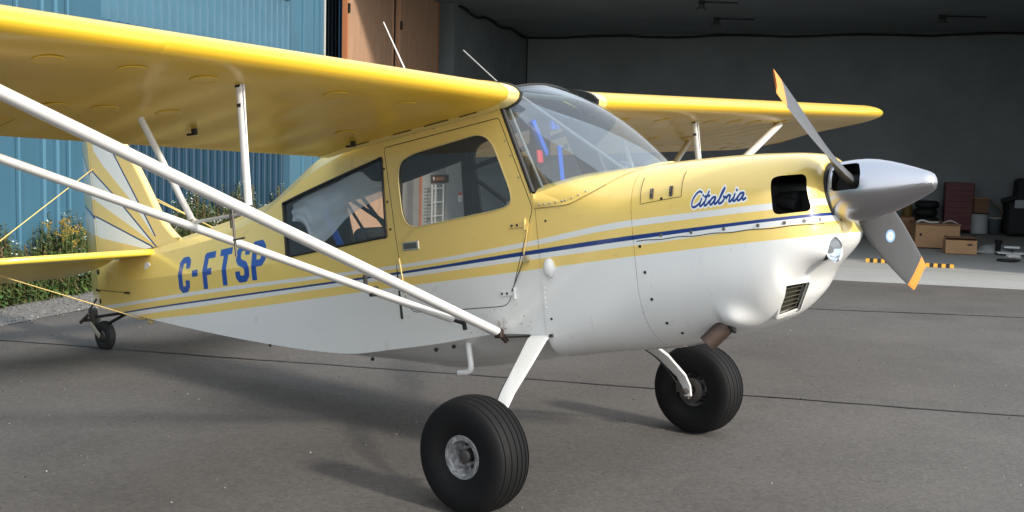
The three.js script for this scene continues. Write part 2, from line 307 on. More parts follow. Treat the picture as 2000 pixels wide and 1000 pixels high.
// right pillar of flat sheet with battens
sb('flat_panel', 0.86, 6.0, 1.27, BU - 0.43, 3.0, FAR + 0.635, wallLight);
sb('edge_trim', 0.02, 6.0, 0.03, BU + 0.012, 3.0, FAR + 0.015, std([0.55, 0.55, 0.52], 0.5));
const pil = [[13.62, 0.05], [13.18, 0.04], [12.98, 0.015]];
for (const [v, w] of pil) sb('batten', 0.035, 6.0, w, BU + 0.019, 3.0, v, battenMat);
sb('shadow_gap', 0.012, 5.9, 0.02, BU + 0.007, 2.98, 13.575, trimMat);
// dark ribbed door in the recess
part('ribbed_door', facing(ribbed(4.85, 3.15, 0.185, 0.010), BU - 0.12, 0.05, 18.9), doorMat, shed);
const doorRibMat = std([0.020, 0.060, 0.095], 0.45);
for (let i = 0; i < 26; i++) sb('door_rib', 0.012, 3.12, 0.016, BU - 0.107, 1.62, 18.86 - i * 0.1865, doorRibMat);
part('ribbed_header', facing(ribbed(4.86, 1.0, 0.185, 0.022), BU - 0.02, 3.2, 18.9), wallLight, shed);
sb('header_soffit', 0.12, 0.06, 4.86, BU - 0.07, 3.17, 16.46, wallMat);
sb('upper_panel', 0.07, 2.0, 4.80, BU + 0.03, 5.12, 16.5, std([0.08, 0.17, 0.235], 0.45));
// left run of flat panels
let vv = 18.9; for (const [L, w] of [[0.67, 0.03], [0.205, 0.05], [0.225, 0.05], [0.4, 0.03], [0.9, 0.03], [1.2, 0.04], [1.2, 0.04], [1.2, 0.04], [1.2, 0.04]]) {
  sb('flat_panel', 0.2, 6.0, L - 0.008, BU - 0.1, 3.0, vv + L / 2, wallMat);
  sb('batten', 0.035, 6.0, w, BU + 0.019, 3.0, vv + L - 0.02, battenMat);
  vv += L;
}

// ---------------------------------------------------------------- things on the hangar floor
const FY = 0.017;
const T2 = (name, label, cat, u, v, turn = 0, group) => thing(name, label, cat, bpos(u, v, FY), TURN + turn, group);
const cardTex = (c) => texture(256, (x, y) => { const b = 0.85 + 0.3 * fbm(n1, x, y, 4, 4); return toS(c.map((q) => q * b)); });
const cardMat = std([1, 1, 1], 0.85, 0, { map: cardTex([0.40, 0.235, 0.12]) }), cardDark = std([1, 1, 1], 0.85, 0, { map: cardTex([0.22, 0.12, 0.065]) }), blackMat = std([0.012, 0.013, 0.014], 0.7), clothMat = std([0.55, 0.55, 0.53], 0.8);
{ const t = T2('wooden_crate', 'large plywood crate with scraps on its lid, behind the lower propeller blade', 'crate', 10.52, 6.2);
  part('side_panel', planarUV(rbox(0.84, 0.46, 1.3, 0.008, 0, 0.25, 0)), cardMat, t); part('lid', rbox(0.88, 0.03, 1.36, 0.008, 0, 0.497, 0), cardDark, t);
  part('skid', box(0.84, 0.02, 1.2, 0, 0.011, 0), blackMat, t); part('handle_hole', rbox(0.045, 0.05, 0.01, 0.004, -0.32, 0.28, 0.652), blackMat, t);
  const c = thing('packing_scraps', 'white packing scraps lying on the lid of the plywood crate', 'packing', bpos(10.52, 6.2, FY), TURN); part('strip', tube([V(-0.4, 0.52, 0.5), V(-0.3, 0.56, 0.45), V(-0.15, 0.53, 0.5), V(0.02, 0.53, 0.45)], 0.018, 16, 6), clothMat, c); part('strip', tube([V(0.1, 0.52, 0.5), V(0.25, 0.57, 0.42), V(0.38, 0.52, 0.5)], 0.01, 14, 6), clothMat, c); }
{ const t = T2('cardboard_box', 'small cardboard box with a black hand hole standing before the plywood crate', 'box', 10.83, 7.85);
  part('carton', planarUV(rbox(0.56, 0.26, 0.5, 0.006, 0, 0.14, 0)), cardMat, t); for (const s of [-1, 1]) { const f = box(0.54, 0.004, 0.26); f.rotateX(-s * 0.25); f.translate(0, 0.285, s * 0.13); part('flap', f, cardDark, t); }
  part('hand_hole', rbox(0.09, 0.03, 0.008, 0.003, 0.15, 0.19, 0.252), blackMat, t); }
{ const t = T2('brown_carton', 'dark brown carton half hidden behind the propeller blade', 'box', 9.82, 5.2); part('carton', rbox(0.7, 0.55, 0.8, 0.01, 0, 0.29, 0), cardDark, t); part('tape', box(0.06, 0.005, 0.8, 0, 0.568, 0), cardMat, t); }
{ const t = T2('red_tool_cabinet', 'tall dark red tool cabinet against the hangar back wall', 'cabinet', 11.6, 0.5); const m = std([0.11, 0.006, 0.010], 0.45);
  part('case', rbox(0.68, 1.2, 0.5, 0.012, 0, 0.68, 0), m, t); for (let i = 0; i < 8; i++) { const d = part('drawer', rbox(0.62, 0.125, 0.02, 0.006, 0, 0.17 + i * 0.14, 0.256), m, t); part('handle', box(0.5, 0.014, 0.015, 0, 0.2 + i * 0.14, 0.272), m, d); }
  for (const x of [-0.28, 0.28]) for (const z of [-0.2, 0.2]) part('castor', (() => { const g = new THREE.CylinderGeometry(0.04, 0.04, 0.03, 12); g.rotateZ(Math.PI / 2); g.translate(x, 0.041, z); return g; })(), blackMat, t); }
{ const t = T2('tyre_stack', 'stack of black tyres and cushions behind the plywood crate', 'tyres', 10.82, 0.62); for (let i = 0; i < 4; i++) { const g = new THREE.TorusGeometry(0.2, 0.1, 10, 24); g.rotateX(Math.PI / 2); g.translate((i % 2) * 0.03, 0.1 + i * 0.2, 0); part('tyre', g, blackMat, t); } }
{ const t = T2('yellow_canister', 'dull yellow canister behind the spinner, beside the black tyres', 'canister', 10.38, 0.6); const m = std([0.16, 0.10, 0.015], 0.6); part('can', lathe([[0, 0.01], [0.12, 0.01], [0.13, 0.04], [0.13, 0.6], [0.1, 0.68], [0.05, 0.7], [0, 0.7]], 20), m, t); part('cap', lathe([[0.05, 0.7], [0.05, 0.74], [0, 0.74]], 14), blackMat, t); }
{ const t = T2('white_drum', 'pale grey drum standing right of the red cabinet', 'drum', 12.1, 0.75); part('barrel', lathe([[0, 0.01], [0.19, 0.01], [0.2, 0.03], [0.195, 0.25], [0.2, 0.27], [0.195, 0.29], [0.2, 0.52], [0, 0.52]], 24), std([0.42, 0.45, 0.46], 0.6), t); part('rim', (() => { const g = new THREE.TorusGeometry(0.197, 0.012, 6, 28); g.rotateX(Math.PI / 2); g.translate(0, 0.52, 0); return g; })(), blackMat, t); }
{ const t = tag(new THREE.Group(), 'brown carton resting on the pale grey drum', 'box'); t.name = numbered('brown_carton'); t.position.set(...bpos(12.08, 0.75, FY + 0.535)); t.rotation.y = TURN + 0.2; scene.add(t); part('carton', rbox(0.34, 0.36, 0.3, 0.01, 0, 0.181, 0), cardDark, t); part('lid', box(0.36, 0.02, 0.32, 0, 0.372, 0), cardMat, t); }
{ const t = T2('grey_bin', 'small dark grey bin beside the pale drum', 'bin', 12.45, 0.75); part('bin', lathe([[0, 0.01], [0.13, 0.01], [0.16, 0.4], [0.17, 0.42], [0.155, 0.41], [0.12, 0.03], [0, 0.03]], 20), std([0.06, 0.08, 0.09], 0.6), t); part('liner', (() => { const g = new THREE.TorusGeometry(0.165, 0.014, 6, 20); g.rotateX(Math.PI / 2); g.translate(0, 0.42, 0); return g; })(), clothMat, t); }
{ const m = tag(part('hose', tube([V(12.3, 0.9, 0.5), V(12.42, 0.8, 0.62), V(12.6, 0.68, 0.62), V(12.62, 0.5, 0.6), V(12.42, 0.43, 0.6)].map((p) => W(p.x, p.y, p.z)), 0.02, 40, 8), std([0.2, 0.13, 0.09], 0.7), scene), 'tan hose looped above the dark grey bin', 'hose'); m.position.set(0, 0, 0); }
{ const t = T2('covered_machine', 'black covered machine at the right edge against the back wall', 'machine', 13.15, 0.85);
  const m = (w, h, d, x, y, z) => { const g = new RoundedBoxGeometry(w, h, d, 4, 0.12); g.translate(x, y, z); return g; };
  part('base', m(1.0, 0.85, 0.9, 0, 0.44, 0), blackMat, t); part('cover', m(0.8, 0.62, 0.7, 0.1, 1.12, 0), std([0.014, 0.017, 0.02], 0.8), t); part('pale_panel', rbox(0.5, 0.2, 0.03, 0.01, -0.1, 0.80, 0.46), std([0.35, 0.4, 0.42], 0.6), t); part('arm', bar(V(-0.3, 0.95, 0.2), V(-0.62, 0.85, 0.2), 0.07), blackMat, t); }
{ const t = T2('white_fairing_parts', 'white fairing parts laid out on the floor right of the cardboard box', 'aircraft parts', 11.55, 7.6);
  const dome = new THREE.SphereGeometry(0.34, 24, 10, 0, Math.PI * 2, 0, Math.PI / 2); dome.scale(1, 0.5, 0.7); dome.translate(-0.02, 0, -0.35); part('dome', dome, std([0.3, 0.32, 0.32], 0.5), t);
  part('tray', rbox(0.5, 0.03, 0.3, 0.01, 0.2, 0.05, 0.2), std([0.62, 0.65, 0.65], 0.5), t); part('lid', rbox(0.28, 0.04, 0.2, 0.01, 0.25, 0.14, -0.1), std([0.62, 0.65, 0.65], 0.5), t);
  part('strip', rbox(0.26, 0.02, 0.15, 0.008, -0.38, 0.05, 0.1), clothMat, t); for (const [x, z] of [[-0.42, -0.3], [0.02, -0.15]]) part('black_post', lathe([[0, 0.02], [0.05, 0.02], [0.05, 0.2], [0.07, 0.22], [0.07, 0.28], [0, 0.28]], 14), blackMat, t); part('block', rbox(0.05, 0.05, 0.05, 0.005, 0.22, 0.09, 0.22), blackMat, t); }
{ const t = T2('white_rag', 'crumpled white rag on the floor in front of the white parts', 'rag', 11.72, 8.3); const g = new THREE.SphereGeometry(0.12, 16, 10), P = g.attributes.position, r = R(8); for (let i = 0; i < P.count; i++) { const k = 0.7 + 0.5 * n1(Math.abs(P.getX(i) * 4) % 1, Math.abs(P.getY(i) * 4 + P.getZ(i) * 3) % 1, 6); P.setXYZ(i, P.getX(i) * k * 1.2, Math.abs(P.getY(i)) * k * 0.7, P.getZ(i) * k); } g.computeVertexNormals(); part('fold', g, clothMat, t); }
{ const t = T2('coiled_cable', 'flat coil of black cable lying on the concrete near the right edge', 'cable', 11.46, 9.3); for (let i = 0; i < 3; i++) { const g = new THREE.TorusGeometry(0.15 + i * 0.02, 0.01, 6, 30); g.rotateX(Math.PI / 2); g.translate(i * 0.01, 0.012 + i * 0.008, 0); part('loop', g, blackMat, t); } }
for (const [u, v, tn, lab] of [[9.28, 10.84, -0.10, 'yellow and black striped wheel stop left of the propeller blade'], [10.08, 11.22, -0.12, 'yellow and black striped wheel stop right of the propeller tip']]) {
  const t = T2('wheel_stop', lab, 'wheel stop', u, v, tn, 'striped wheel stops');
  const n = 9, L = 0.56; for (let i = 0; i < n; i++) { const s = new THREE.Shape([[-0.05, 0], [0.05, 0], [0.035, 0.06], [-0.035, 0.06]].map((p) => new THREE.Vector2(...p))), g = new THREE.ExtrudeGeometry(s, { depth: L / n, bevelEnabled: false }); g.rotateY(Math.PI / 2); g.translate(-L / 2 + i * L / n, 0.002, 0); part('stripe', g, i % 2 ? blackMat : std([0.72, 0.36, 0.03], 0.5), t); }
}
// by the left wall, seen through the cockpit
{ const t = T2('grey_cabinet', 'grey steel cabinet with louvres and a sign, seen through the door window', 'cabinet', 0.38, 8.5); const m = std([0.20, 0.20, 0.19], 0.5);
  part('case', rbox(0.4, 1.95, 2.9, 0.01, 0, 0.99, 0), m, t);
  part('door_panel', rbox(0.02, 1.85, 1.4, 0.004, 0.212, 0.99, -0.72), std([0.27, 0.275, 0.27], 0.45), t); const lp = part('louvre_panel', rbox(0.02, 1.85, 1.4, 0.004, 0.212, 0.99, 0.72), m, t);
  for (let i = 0; i < 14; i++) part('louvre_slat', box(0.02, 0.02, 1.25, 0.232, 0.12 + i * 0.066, 0.72), std([0.12, 0.12, 0.11], 0.5), lp);
  const sign = part('sign', box(0.008, 0.17, 1.1, 0.228, 1.16, 0.42), std([0.045, 0.02, 0.012], 0.6), t);
  const st = canvasTex(256, 64, (c, w, h) => { c.fillStyle = '#3a1c10'; c.fillRect(0, 0, w, h); c.fillStyle = '#f2ece0'; c.beginPath(); c.arc(30, 28, 14, 0, 7); c.fill(); c.fillStyle = '#3a1c10'; c.beginPath(); c.arc(24, 30, 8, 0, 7); c.fill(); c.fillStyle = '#e0844a'; c.font = 'bold 40px sans-serif'; c.fillText('HUSKY', 62, 44); });
  const pg = new THREE.PlaneGeometry(1.06, 0.16); pg.rotateY(Math.PI / 2); pg.translate(0.2345, 1.16, 0.42); part('lettering', pg, std([1, 1, 1], 0.6, 0, { map: st }), sign);
  const wt = canvasTex(64, 64, (c) => { c.fillStyle = '#eee'; c.fillRect(0, 0, 64, 64); c.fillStyle = '#c8202c'; c.fillRect(0, 0, 64, 20); c.fillStyle = '#222'; c.fillRect(40, 26, 12, 30); c.fillStyle = '#999'; for (let i = 0; i < 5; i++) c.fillRect(6, 28 + i * 6, 28, 2); });
  const wg = new THREE.PlaneGeometry(0.26, 0.2); wg.rotateY(Math.PI / 2); wg.translate(0.2245, 0.75, -0.95); part('notice', wg, std([1, 1, 1], 0.6, 0, { map: wt }), t, 'white notice with red heading'); }
{ const t = T2('step_ladder', 'aluminium ladder leaning in front of the grey cabinet', 'ladder', 0.72, 9.25); const m = std([0.75, 0.75, 0.75], 0.35, 0.7); for (const z of [-0.24, 0.24, 0.44]) part('rail', box(0.03, 1.05, 0.025, 0, 0.53, z), m, t); for (let i = 0; i < 4; i++) part('rung', bar(V(0, 0.14 + i * 0.28, -0.24), V(0, 0.14 + i * 0.28, 0.44), 0.014), m, t); }
{ const t = T2('orange_post', 'orange wooden post standing left of the ladder', 'post', 0.62, 10.08); part('shaft', rbox(0.05, 1.3, 0.05, 0.006, 0, 0.66, 0), std([0.24, 0.085, 0.04], 0.75), t); part('foot', box(0.16, 0.02, 0.16, 0, 0.011, 0), blackMat, t); }
// ---------------------------------------------------------------- aircraft: x forward, y up, z to its right, origin at the main axle
const plane = thing('light_aircraft', 'yellow and white high wing tailwheel aircraft with blue stripes parked before the hangar', 'aircraft', [0, 0.272, 0]);
plane.rotation.z = 0.1502;
const C_Y = '#efcf74', C_YW = '#e8bd4a', C_W = '#e4e4e2', C_B = '#0a2f78';
const GLOSS = { roughness: 0.34, clearcoat: 0.75, clearcoatRoughness: 0.12 };
const grime = (c, w, h, n, seed, col) => { const r = R(seed); for (let i = 0; i < n; i++) { c.fillStyle = `rgba(${col},${0.02 + 0.05 * r()})`; c.beginPath(); c.ellipse(r() * w, r() * h, 2 + 30 * r() ** 3, 1 + 8 * r() ** 3, r() * 3, 0, 7); c.fill(); } };
// stripe heights along the body
const sx = [-5, -3.96, -3.18, -1.07, -0.14, 0.55, 1.24, 1.6];
const stripe = { w1t: [0.815, 0.847, 0.873, 0.912, 0.962, 1.014, 1.019, 1.02], w1b: [0.785, 0.822, 0.846, 0.891, 0.936, 0.983, 0.990, 0.991], bt: [0.735, 0.780, 0.805, 0.871, 0.915, 0.940, 0.953, 0.957], bb: [0.725, 0.768, 0.793, 0.858, 0.894, 0.919, 0.939, 0.944], w2b: [0.69, 0.736, 0.762, 0.836, 0.868, 0.891, 0.914, 0.918], yb: [0.64, 0.690, 0.707, 0.786, 0.816, 0.841, 0.857, 0.860] };
const SF = {}; for (const k in stripe) SF[k] = table(sx, stripe[k]);
function paintSide(x0, x1, h0, h1, W2, H2, letters, seed) { // right side in the upper half, left side mirrored reading in the lower half
  return canvasTex(W2, H2 * 2, (c) => {
    for (const s of [0, 1]) {
      c.save(); c.beginPath(); c.rect(0, s * H2, W2, H2); c.clip(); c.translate(0, s * H2);
      const X = (x) => (x - x0) / (x1 - x0) * W2, Y = (h) => (1 - (h - h0) / (h1 - h0)) * H2;
      c.fillStyle = C_Y; c.fillRect(0, 0, W2, H2);
      const band = (a, b, col) => { c.fillStyle = col; c.beginPath(); const n = 90; for (let i = 0; i <= n; i++) { const x = lerp(x0, x1, i / n); c.lineTo(X(x), Y(a(x))); } for (let i = n; i >= 0; i--) { const x = lerp(x0, x1, i / n); c.lineTo(X(x), Y(b(x))); } c.fill(); };
      band(SF.w1t, SF.w1b, C_W); band(SF.bt, SF.bb, C_B); band(SF.bb, SF.w2b, C_W); band(SF.yb, () => h0 - 1, C_W);
      grime(c, W2, H2, 260, seed + s, '90,80,60');
      letters(c, X, Y, s === 1);
      c.restore();
    }
  });
}
const FX0 = -4.95, FX1 = 0.58, FH0 = 0.22, FH1 = 1.92;
const bodyTex = paintSide(FX0, FX1, FH0, FH1, 2048, 820, (c, X, Y, left) => {
  // registration in slab letters, drawn as thick strokes in metres
  const sX = X(1) - X(0), sY = Y(0) - Y(1), base = (x) => 0.864 + (x + 3.5) * 0.042;
  const G = { C: [[[0.125, 0.17], [0.125, 0.215], [0.1, 0.235], [0.05, 0.235], [0.025, 0.215], [0.025, 0.045], [0.05, 0.023], [0.1, 0.023], [0.125, 0.045], [0.125, 0.085]]], '-': [[[0.01, 0.125], [0.09, 0.125]]], F: [[[0.022, 0], [0.022, 0.232], [0.14, 0.232]], [[0.022, 0.118], [0.115, 0.118]]], T: [[[0.08, 0], [0.08, 0.232]], [[0, 0.232], [0.16, 0.232]]], S: [[[0.135, 0.18], [0.135, 0.212], [0.11, 0.235], [0.05, 0.235], [0.024, 0.212], [0.024, 0.165], [0.045, 0.14], [0.115, 0.115], [0.138, 0.09], [0.138, 0.046], [0.112, 0.023], [0.05, 0.023], [0.024, 0.046], [0.024, 0.08]]], P: [[[0.022, 0], [0.022, 0.235], [0.11, 0.235], [0.138, 0.21], [0.138, 0.135], [0.11, 0.11], [0.022, 0.11]]] };
  const put = (x0, ch) => { c.strokeStyle = '#0e4ea4'; c.lineCap = 'butt'; c.lineJoin = 'round'; for (const st of G[ch]) { c.beginPath(); for (const [a, b] of st) { const x = left ? -1 : 1; const wx = x0 + x * a; c.lineTo(X(wx), Y(base(wx) + b)); } c.lineWidth = 0.060 * sX; c.save(); c.stroke(); c.restore(); } };
  const adv = [[0, 'C'], [0.185, '-'], [0.35, 'F'], [0.555, 'T'], [0.785, 'S'], [0.99, 'P']];
  { const r = R(91); for (let i = 0; i < 46; i++) { const x = -0.75 + 0.62 * r(), h = 0.50 + 0.13 * r() ** 1.5; c.fillStyle = `rgba(${110 + 40 * r() | 0},${80 + 20 * r() | 0},50,${0.12 + 0.25 * r()})`; c.beginPath(); c.ellipse(X(x), Y(h), 0.8 + 2.6 * r() ** 2, 0.8 + 2.2 * r() ** 2, r() * 3, 0, 7); c.fill(); } for (let i = 0; i < 9; i++) { const x = -0.40 + 0.12 * r(); c.fillStyle = 'rgba(120,75,45,0.16)'; c.beginPath(); c.ellipse(X(x), Y(0.515 + 0.05 * r()), 3 + 5 * r(), 2 + 7 * r(), 0, 0, 7); c.fill(); } }
  for (const [a, ch] of adv) put(left ? -2.32 - a : -3.53 + a * 1.0, ch);
}, 50);
const bodyMat = phys([1, 1, 1], { ...GLOSS, map: bodyTex });
const CX0 = 0.545, CX1 = 1.585, CH0 = 0.33, CH1 = 1.30;
const cowlTex = paintSide(CX0, CX1, CH0, CH1, 1800, 1020, (c, X, Y, left) => {
  // flowing script name, blue with white outline; strokes in units of the x-height
  const S = [
    [[0.95, 1.75], [0.75, 1.98], [0.4, 1.85], [0.08, 1.2], [0.05, 0.45], [0.3, 0.02], [0.7, 0.12], [1.05, 0.5]],
    [[1.12, 0.98], [1.05, 0.4], [1.1, 0.05], [1.3, 0.1], [1.55, 0.5]],
    [[1.78, 1.75], [1.62, 0.8], [1.58, 0.2], [1.7, 0.02], [1.9, 0.15], [2.15, 0.55]], [[1.42, 1.18], [2.0, 1.22]],
    [[2.75, 0.9], [2.5, 1.0], [2.25, 0.7], [2.2, 0.2], [2.4, 0.0], [2.62, 0.3], [2.8, 0.98], [2.72, 0.3], [2.8, 0.02], [3.0, 0.15], [3.25, 0.6]],
    [[3.25, 0.6], [3.5, 1.5], [3.55, 1.95], [3.4, 1.8], [3.25, 0.9], [3.2, 0.1], [3.45, 0.0], [3.75, 0.3], [3.8, 0.75], [3.6, 0.85], [3.75, 0.7], [4.05, 0.75]],
    [[4.0, 0.55], [4.15, 1.0], [4.2, 0.85], [4.42, 0.9], [4.35, 0.4], [4.4, 0.03], [4.6, 0.15], [4.85, 0.55]],
    [[4.85, 0.95], [4.78, 0.35], [4.85, 0.03], [5.05, 0.12], [5.25, 0.5]],
    [[5.8, 0.9], [5.55, 1.0], [5.3, 0.7], [5.25, 0.2], [5.45, 0.0], [5.68, 0.3], [5.86, 0.98], [5.78, 0.3], [5.9, 0.02], [6.15, 0.25]]];
  const dots = [[1.2, 1.38], [4.95, 1.38]];
  const k = 0.042, slant = 0.28, ox = 0.875, oh = 1.037, rise = 0.03;
  const P = ([a, b]) => { const lx = (a + slant * b) * k * 1.06, x = left ? 1.15 - lx : ox + lx; return [X(x), Y(oh + b * k * 0.86 + rise * (left ? 0 : lx))]; };
  for (const [lw, col] of [[0.0165, '#f2f2ee'], [0.0068, '#0b3a86']]) {
    c.strokeStyle = c.fillStyle = col; c.lineWidth = lw * (X(1) - X(0)); c.lineCap = c.lineJoin = 'round';
    for (const st of S) { const q = st.map(P); c.beginPath(); c.moveTo(...q[0]); for (let i = 1; i + 1 < q.length; i++) c.quadraticCurveTo(...q[i], (q[i][0] + q[i + 1][0]) / 2, (q[i][1] + q[i + 1][1]) / 2); c.lineTo(...q[q.length - 1]); c.stroke(); }
    for (const d of dots) { const [x, y] = P(d); c.beginPath(); c.arc(x, y, lw * 0.62 * (X(1) - X(0)), 0, 7); c.fill(); }
  }
}, 80);
const cowlMat = phys([1, 1, 1], { ...GLOSS, map: cowlTex });
const wingMat = phys([0.72, 0.45, 0.027], { roughness: 0.36, clearcoat: 0.3, clearcoatRoughness: 0.2 }), cuffMat = phys([0.76, 0.60, 0.22], GLOSS), finYellow = phys([0.735, 0.53, 0.17], GLOSS);
const whiteMat = phys([0.77, 0.765, 0.75], GLOSS), rubberMat = std([0.012, 0.012, 0.012], 0.55), darkMat = std([0.016, 0.016, 0.017], 0.75), steelMat = std([0.35, 0.34, 0.33], 0.4, 0.9), dullSteel = std([0.12, 0.11, 0.10], 0.5, 0.8), rustMat = std([0.075, 0.05, 0.04], 0.5, 0.6), liningDark = std([0.045, 0.042, 0.036], 0.8), primer = std([0.35, 0.34, 0.27], 0.6);
const clearGlass = phys([0.93, 0.95, 0.95], { roughness: 0.03, transmission: 0.965, thickness: 0, ior: 1.49 }), glareFilm = phys([0.84, 0.88, 0.94], { roughness: 0.04, transmission: 0.50, thickness: 0, ior: 1.3 });
const glassMat = phys([0.85, 0.92, 0.98], { roughness: 0.03, transmission: 0.985, thickness: 0, ior: 2.0 });
const shadeGlass = phys([0.16, 0.26, 0.26], { roughness: 0.05, transmission: 1, thickness: 0, ior: 1.49 });

// ---- body sections
const bx = [-4.87, -4.4, -4, -3.2, -2.6, -2.15, -1.9, -1.5, -1.1, -0.6, -0.2, 0.0];
const bW = table(bx, [0.03, 0.082, 0.122, 0.197, 0.255, 0.297, 0.315, 0.335, 0.35, 0.36, 0.366, 0.369]);
const bT = table(bx, [1.215, 1.235, 1.255, 1.335, 1.43, 1.585, 1.665, 1.70, 1.765, 1.80, 1.785, 1.77]);
const bS = table(bx, [1.16, 1.165, 1.175, 1.22, 1.30, 1.42, 1.50, 1.60, 1.67, 1.71, 1.715, 1.70]);
const bSz = table(bx, [0.02, 0.05, 0.075, 0.125, 0.18, 0.262, 0.298, 0.33, 0.349, 0.359, 0.365, 0.368]);
const bL = table([-4.87, -4.4, -3.97, -3.23, -2.57, -1.8, -1.545, -1.22, -0.83, -0.335, -0.06], [0.80, 0.745, 0.682, 0.577, 0.494, 0.418, 0.405, 0.424, 0.45, 0.492, 0.478]);
const bB = table([-4.87, -4.0, -2.6, -2.1, -1.8, -1.3, -0.975, -0.5, -0.09, 0.19], [0.795, 0.672, 0.482, 0.415, 0.368, 0.306, 0.272, 0.297, 0.338, 0.352]);
const bK = table([-4.87, -2.6, -2.1, -1.6, 0], [0.60, 0.62, 0.72, 0.9, 0.93]);
function bodyHalf(x, off) {
  const w = bW(x) - off, T = bT(x) - off, S = bS(x), Sz = bSz(x) - off, L = bL(x) + off * 0.6, B = bB(x) + off, K = bK(x), M = 1.0, wl = w * 0.97;
  const key = [[0, T], [Sz * 0.5, S + (T - S) * K], [Sz, S], [w, M], [wl, L], [wl * 0.5, B + (L - B) * 0.40], [0, B]], out = [];
  for (let i = 0; i + 1 < key.length; i++) { const n = [3, 3, 5, 6, 3, 3][i]; for (let k = 0; k < n; k++) out.push([lerp(key[i][0], key[i + 1][0], k / n), lerp(key[i][1], key[i + 1][1], k / n)]); }
  out.push(key[6]); return out;
}
const ringOf = (half, fx) => [...half.map(([z, h]) => V(fx(h), h, Math.max(0, z))), ...half.slice(1, -1).reverse().map(([z, h]) => V(fx(h), h, -Math.max(0, z)))];
const HX = -0.034, slope = (x) => (h) => x - sstep(-0.9, 0, x) * 0.343 * Math.max(0, h - 1.2);
const bodyRings = (x0, x1, off, n) => { const r = []; for (let i = 0; i <= n; i++) { const x = lerp(x0, x1, i / n); r.push(ringOf(bodyHalf(Math.min(x, 0), off), slope(x))); } return r; };
const crease = (g, a) => toCreasedNormals(outward(g), a);
const outerA = crease(loft(bodyRings(-4.87, HX, 0, 62)), 0.17), innerA = crease(loft(bodyRings(-4.6, 0.1, 0.012, 50)), 0.5);
const sideZ = (x, h) => { const c = bodyHalf(Math.min(x + 0.343 * Math.max(0, h - 1.2) * sstep(-0.9, 0, x), 0), 0); for (let i = 0; i + 1 < c.length; i++) if (c[i][1] >= h && c[i + 1][1] <= h && i > 2) return lerp(c[i][0], c[i + 1][0], (c[i][1] - h) / (c[i][1] - c[i + 1][1] + 1e-9)); return bW(x); };
const rearWin = [[-2.123, 1.033], [-2.150, 1.377], [-1.131, 1.535], [-1.15, 1.081]];
const doorWin = round([[-1.0, 1.105], [-1.015, 1.475], [-0.90, 1.525], [-0.30, 1.568], [-0.165, 1.18], [-0.25, 1.148]], [0.13, 0.13, 0.12, 0.12, 0.11, 0.12], 7);
const doorOut = round([[-1.104, 1.59], [-0.218, 1.625], [-0.048, 1.13], [-0.076, 1.07], [-0.262, 0.665], [-0.30, 0.638], [-0.69, 0.634], [-1.0, 0.634], [-1.04, 0.70], [-1.07, 1.02]], [0.02, 0.02, 0.03, 0.05, 0.05, 0.05, 0.03, 0.05, 0.04, 0.1], 4);
const CS = (a, b, op) => ev.evaluate(a, b, op);
let shell = CS(brush(outerA, OUT), brush(innerA, INN), SUBTRACTION);
shell = CS(shell, brush(prism(rearWin, -0.6, 0.6), INN), SUBTRACTION);
const leftWin = round([[-1.0, 1.105], [-1.03, 1.59], [-0.90, 1.635], [-0.36, 1.66], [-0.165, 1.18], [-0.25, 1.148]], [0.12, 0.08, 0.08, 0.08, 0.11, 0.12], 7);
shell = CS(shell, brush(prism(doorWin, 0.1, 0.6), INN), SUBTRACTION);
shell = CS(shell, brush(prism(leftWin, -0.6, -0.1), INN), SUBTRACTION);
const doorB = CS(shell, brush(prism(grow(doorOut, -0.002), 0.2, 0.6), INN), INTERSECTION);
const hullB = CS(shell, brush(prism(grow(doorOut, 0.0025), 0.2, 0.6), INN), SUBTRACTION);
const hull = split(hullB), doorG = split(doorB);
const fuselage = part('fuselage', sideUV(hull.out, FX0, FX1, FH0, FH1), bodyMat, plane);
part('cabin_lining', hull.inn, liningDark, fuselage);
const door = part('door', sideUV(doorG.out, FX0, FX1, FH0, FH1), bodyMat, plane);
part('door_edge', doorG.inn, liningDark, door);
// ---- boot cowl and engine cowl
const cx = [-0.06, 0.2, 0.553, 0.75, 0.9, 1.0, 1.12, 1.205, 1.255, 1.31, 1.36, 1.395, 1.42];
const cW = table(cx, [0.368, 0.374, 0.379, 0.381, 0.381, 0.379, 0.372, 0.361, 0.351, 0.334, 0.306, 0.274, 0.225]);
const cT = table(cx, [1.262, 1.292, 1.288, 1.283, 1.277, 1.271, 1.262, 1.254, 1.249, 1.243, 1.234, 1.222, 1.200]);
const cSh = table(cx, [1.16, 1.08, 0.98, 0.98, 0.99, 1.0, 1.0, 1.01, 1.02, 1.03, 1.04, 1.05, 1.05]);
const cNt = table(cx, [3.2, 3.0, 2.7, 2.8, 2.9, 3.0, 3.1, 3.1, 3.1, 3.0, 2.8, 2.6, 2.3]);
const cHl = table(cx, [0.56, 0.62, 0.74, 0.76, 0.78, 0.79, 0.82, 0.85, 0.88, 0.90, 0.905, 0.91, 0.925]);
const cB = table(cx, [0.338, 0.352, 0.362, 0.386, 0.412, 0.439, 0.488, 0.575, 0.668, 0.726, 0.768, 0.800, 0.835]);
const cNb = table(cx, [3.4, 2.7, 2.3, 2.3, 2.4, 2.5, 2.8, 3.2, 3.4, 3.4, 3.3, 3.1, 2.8]);
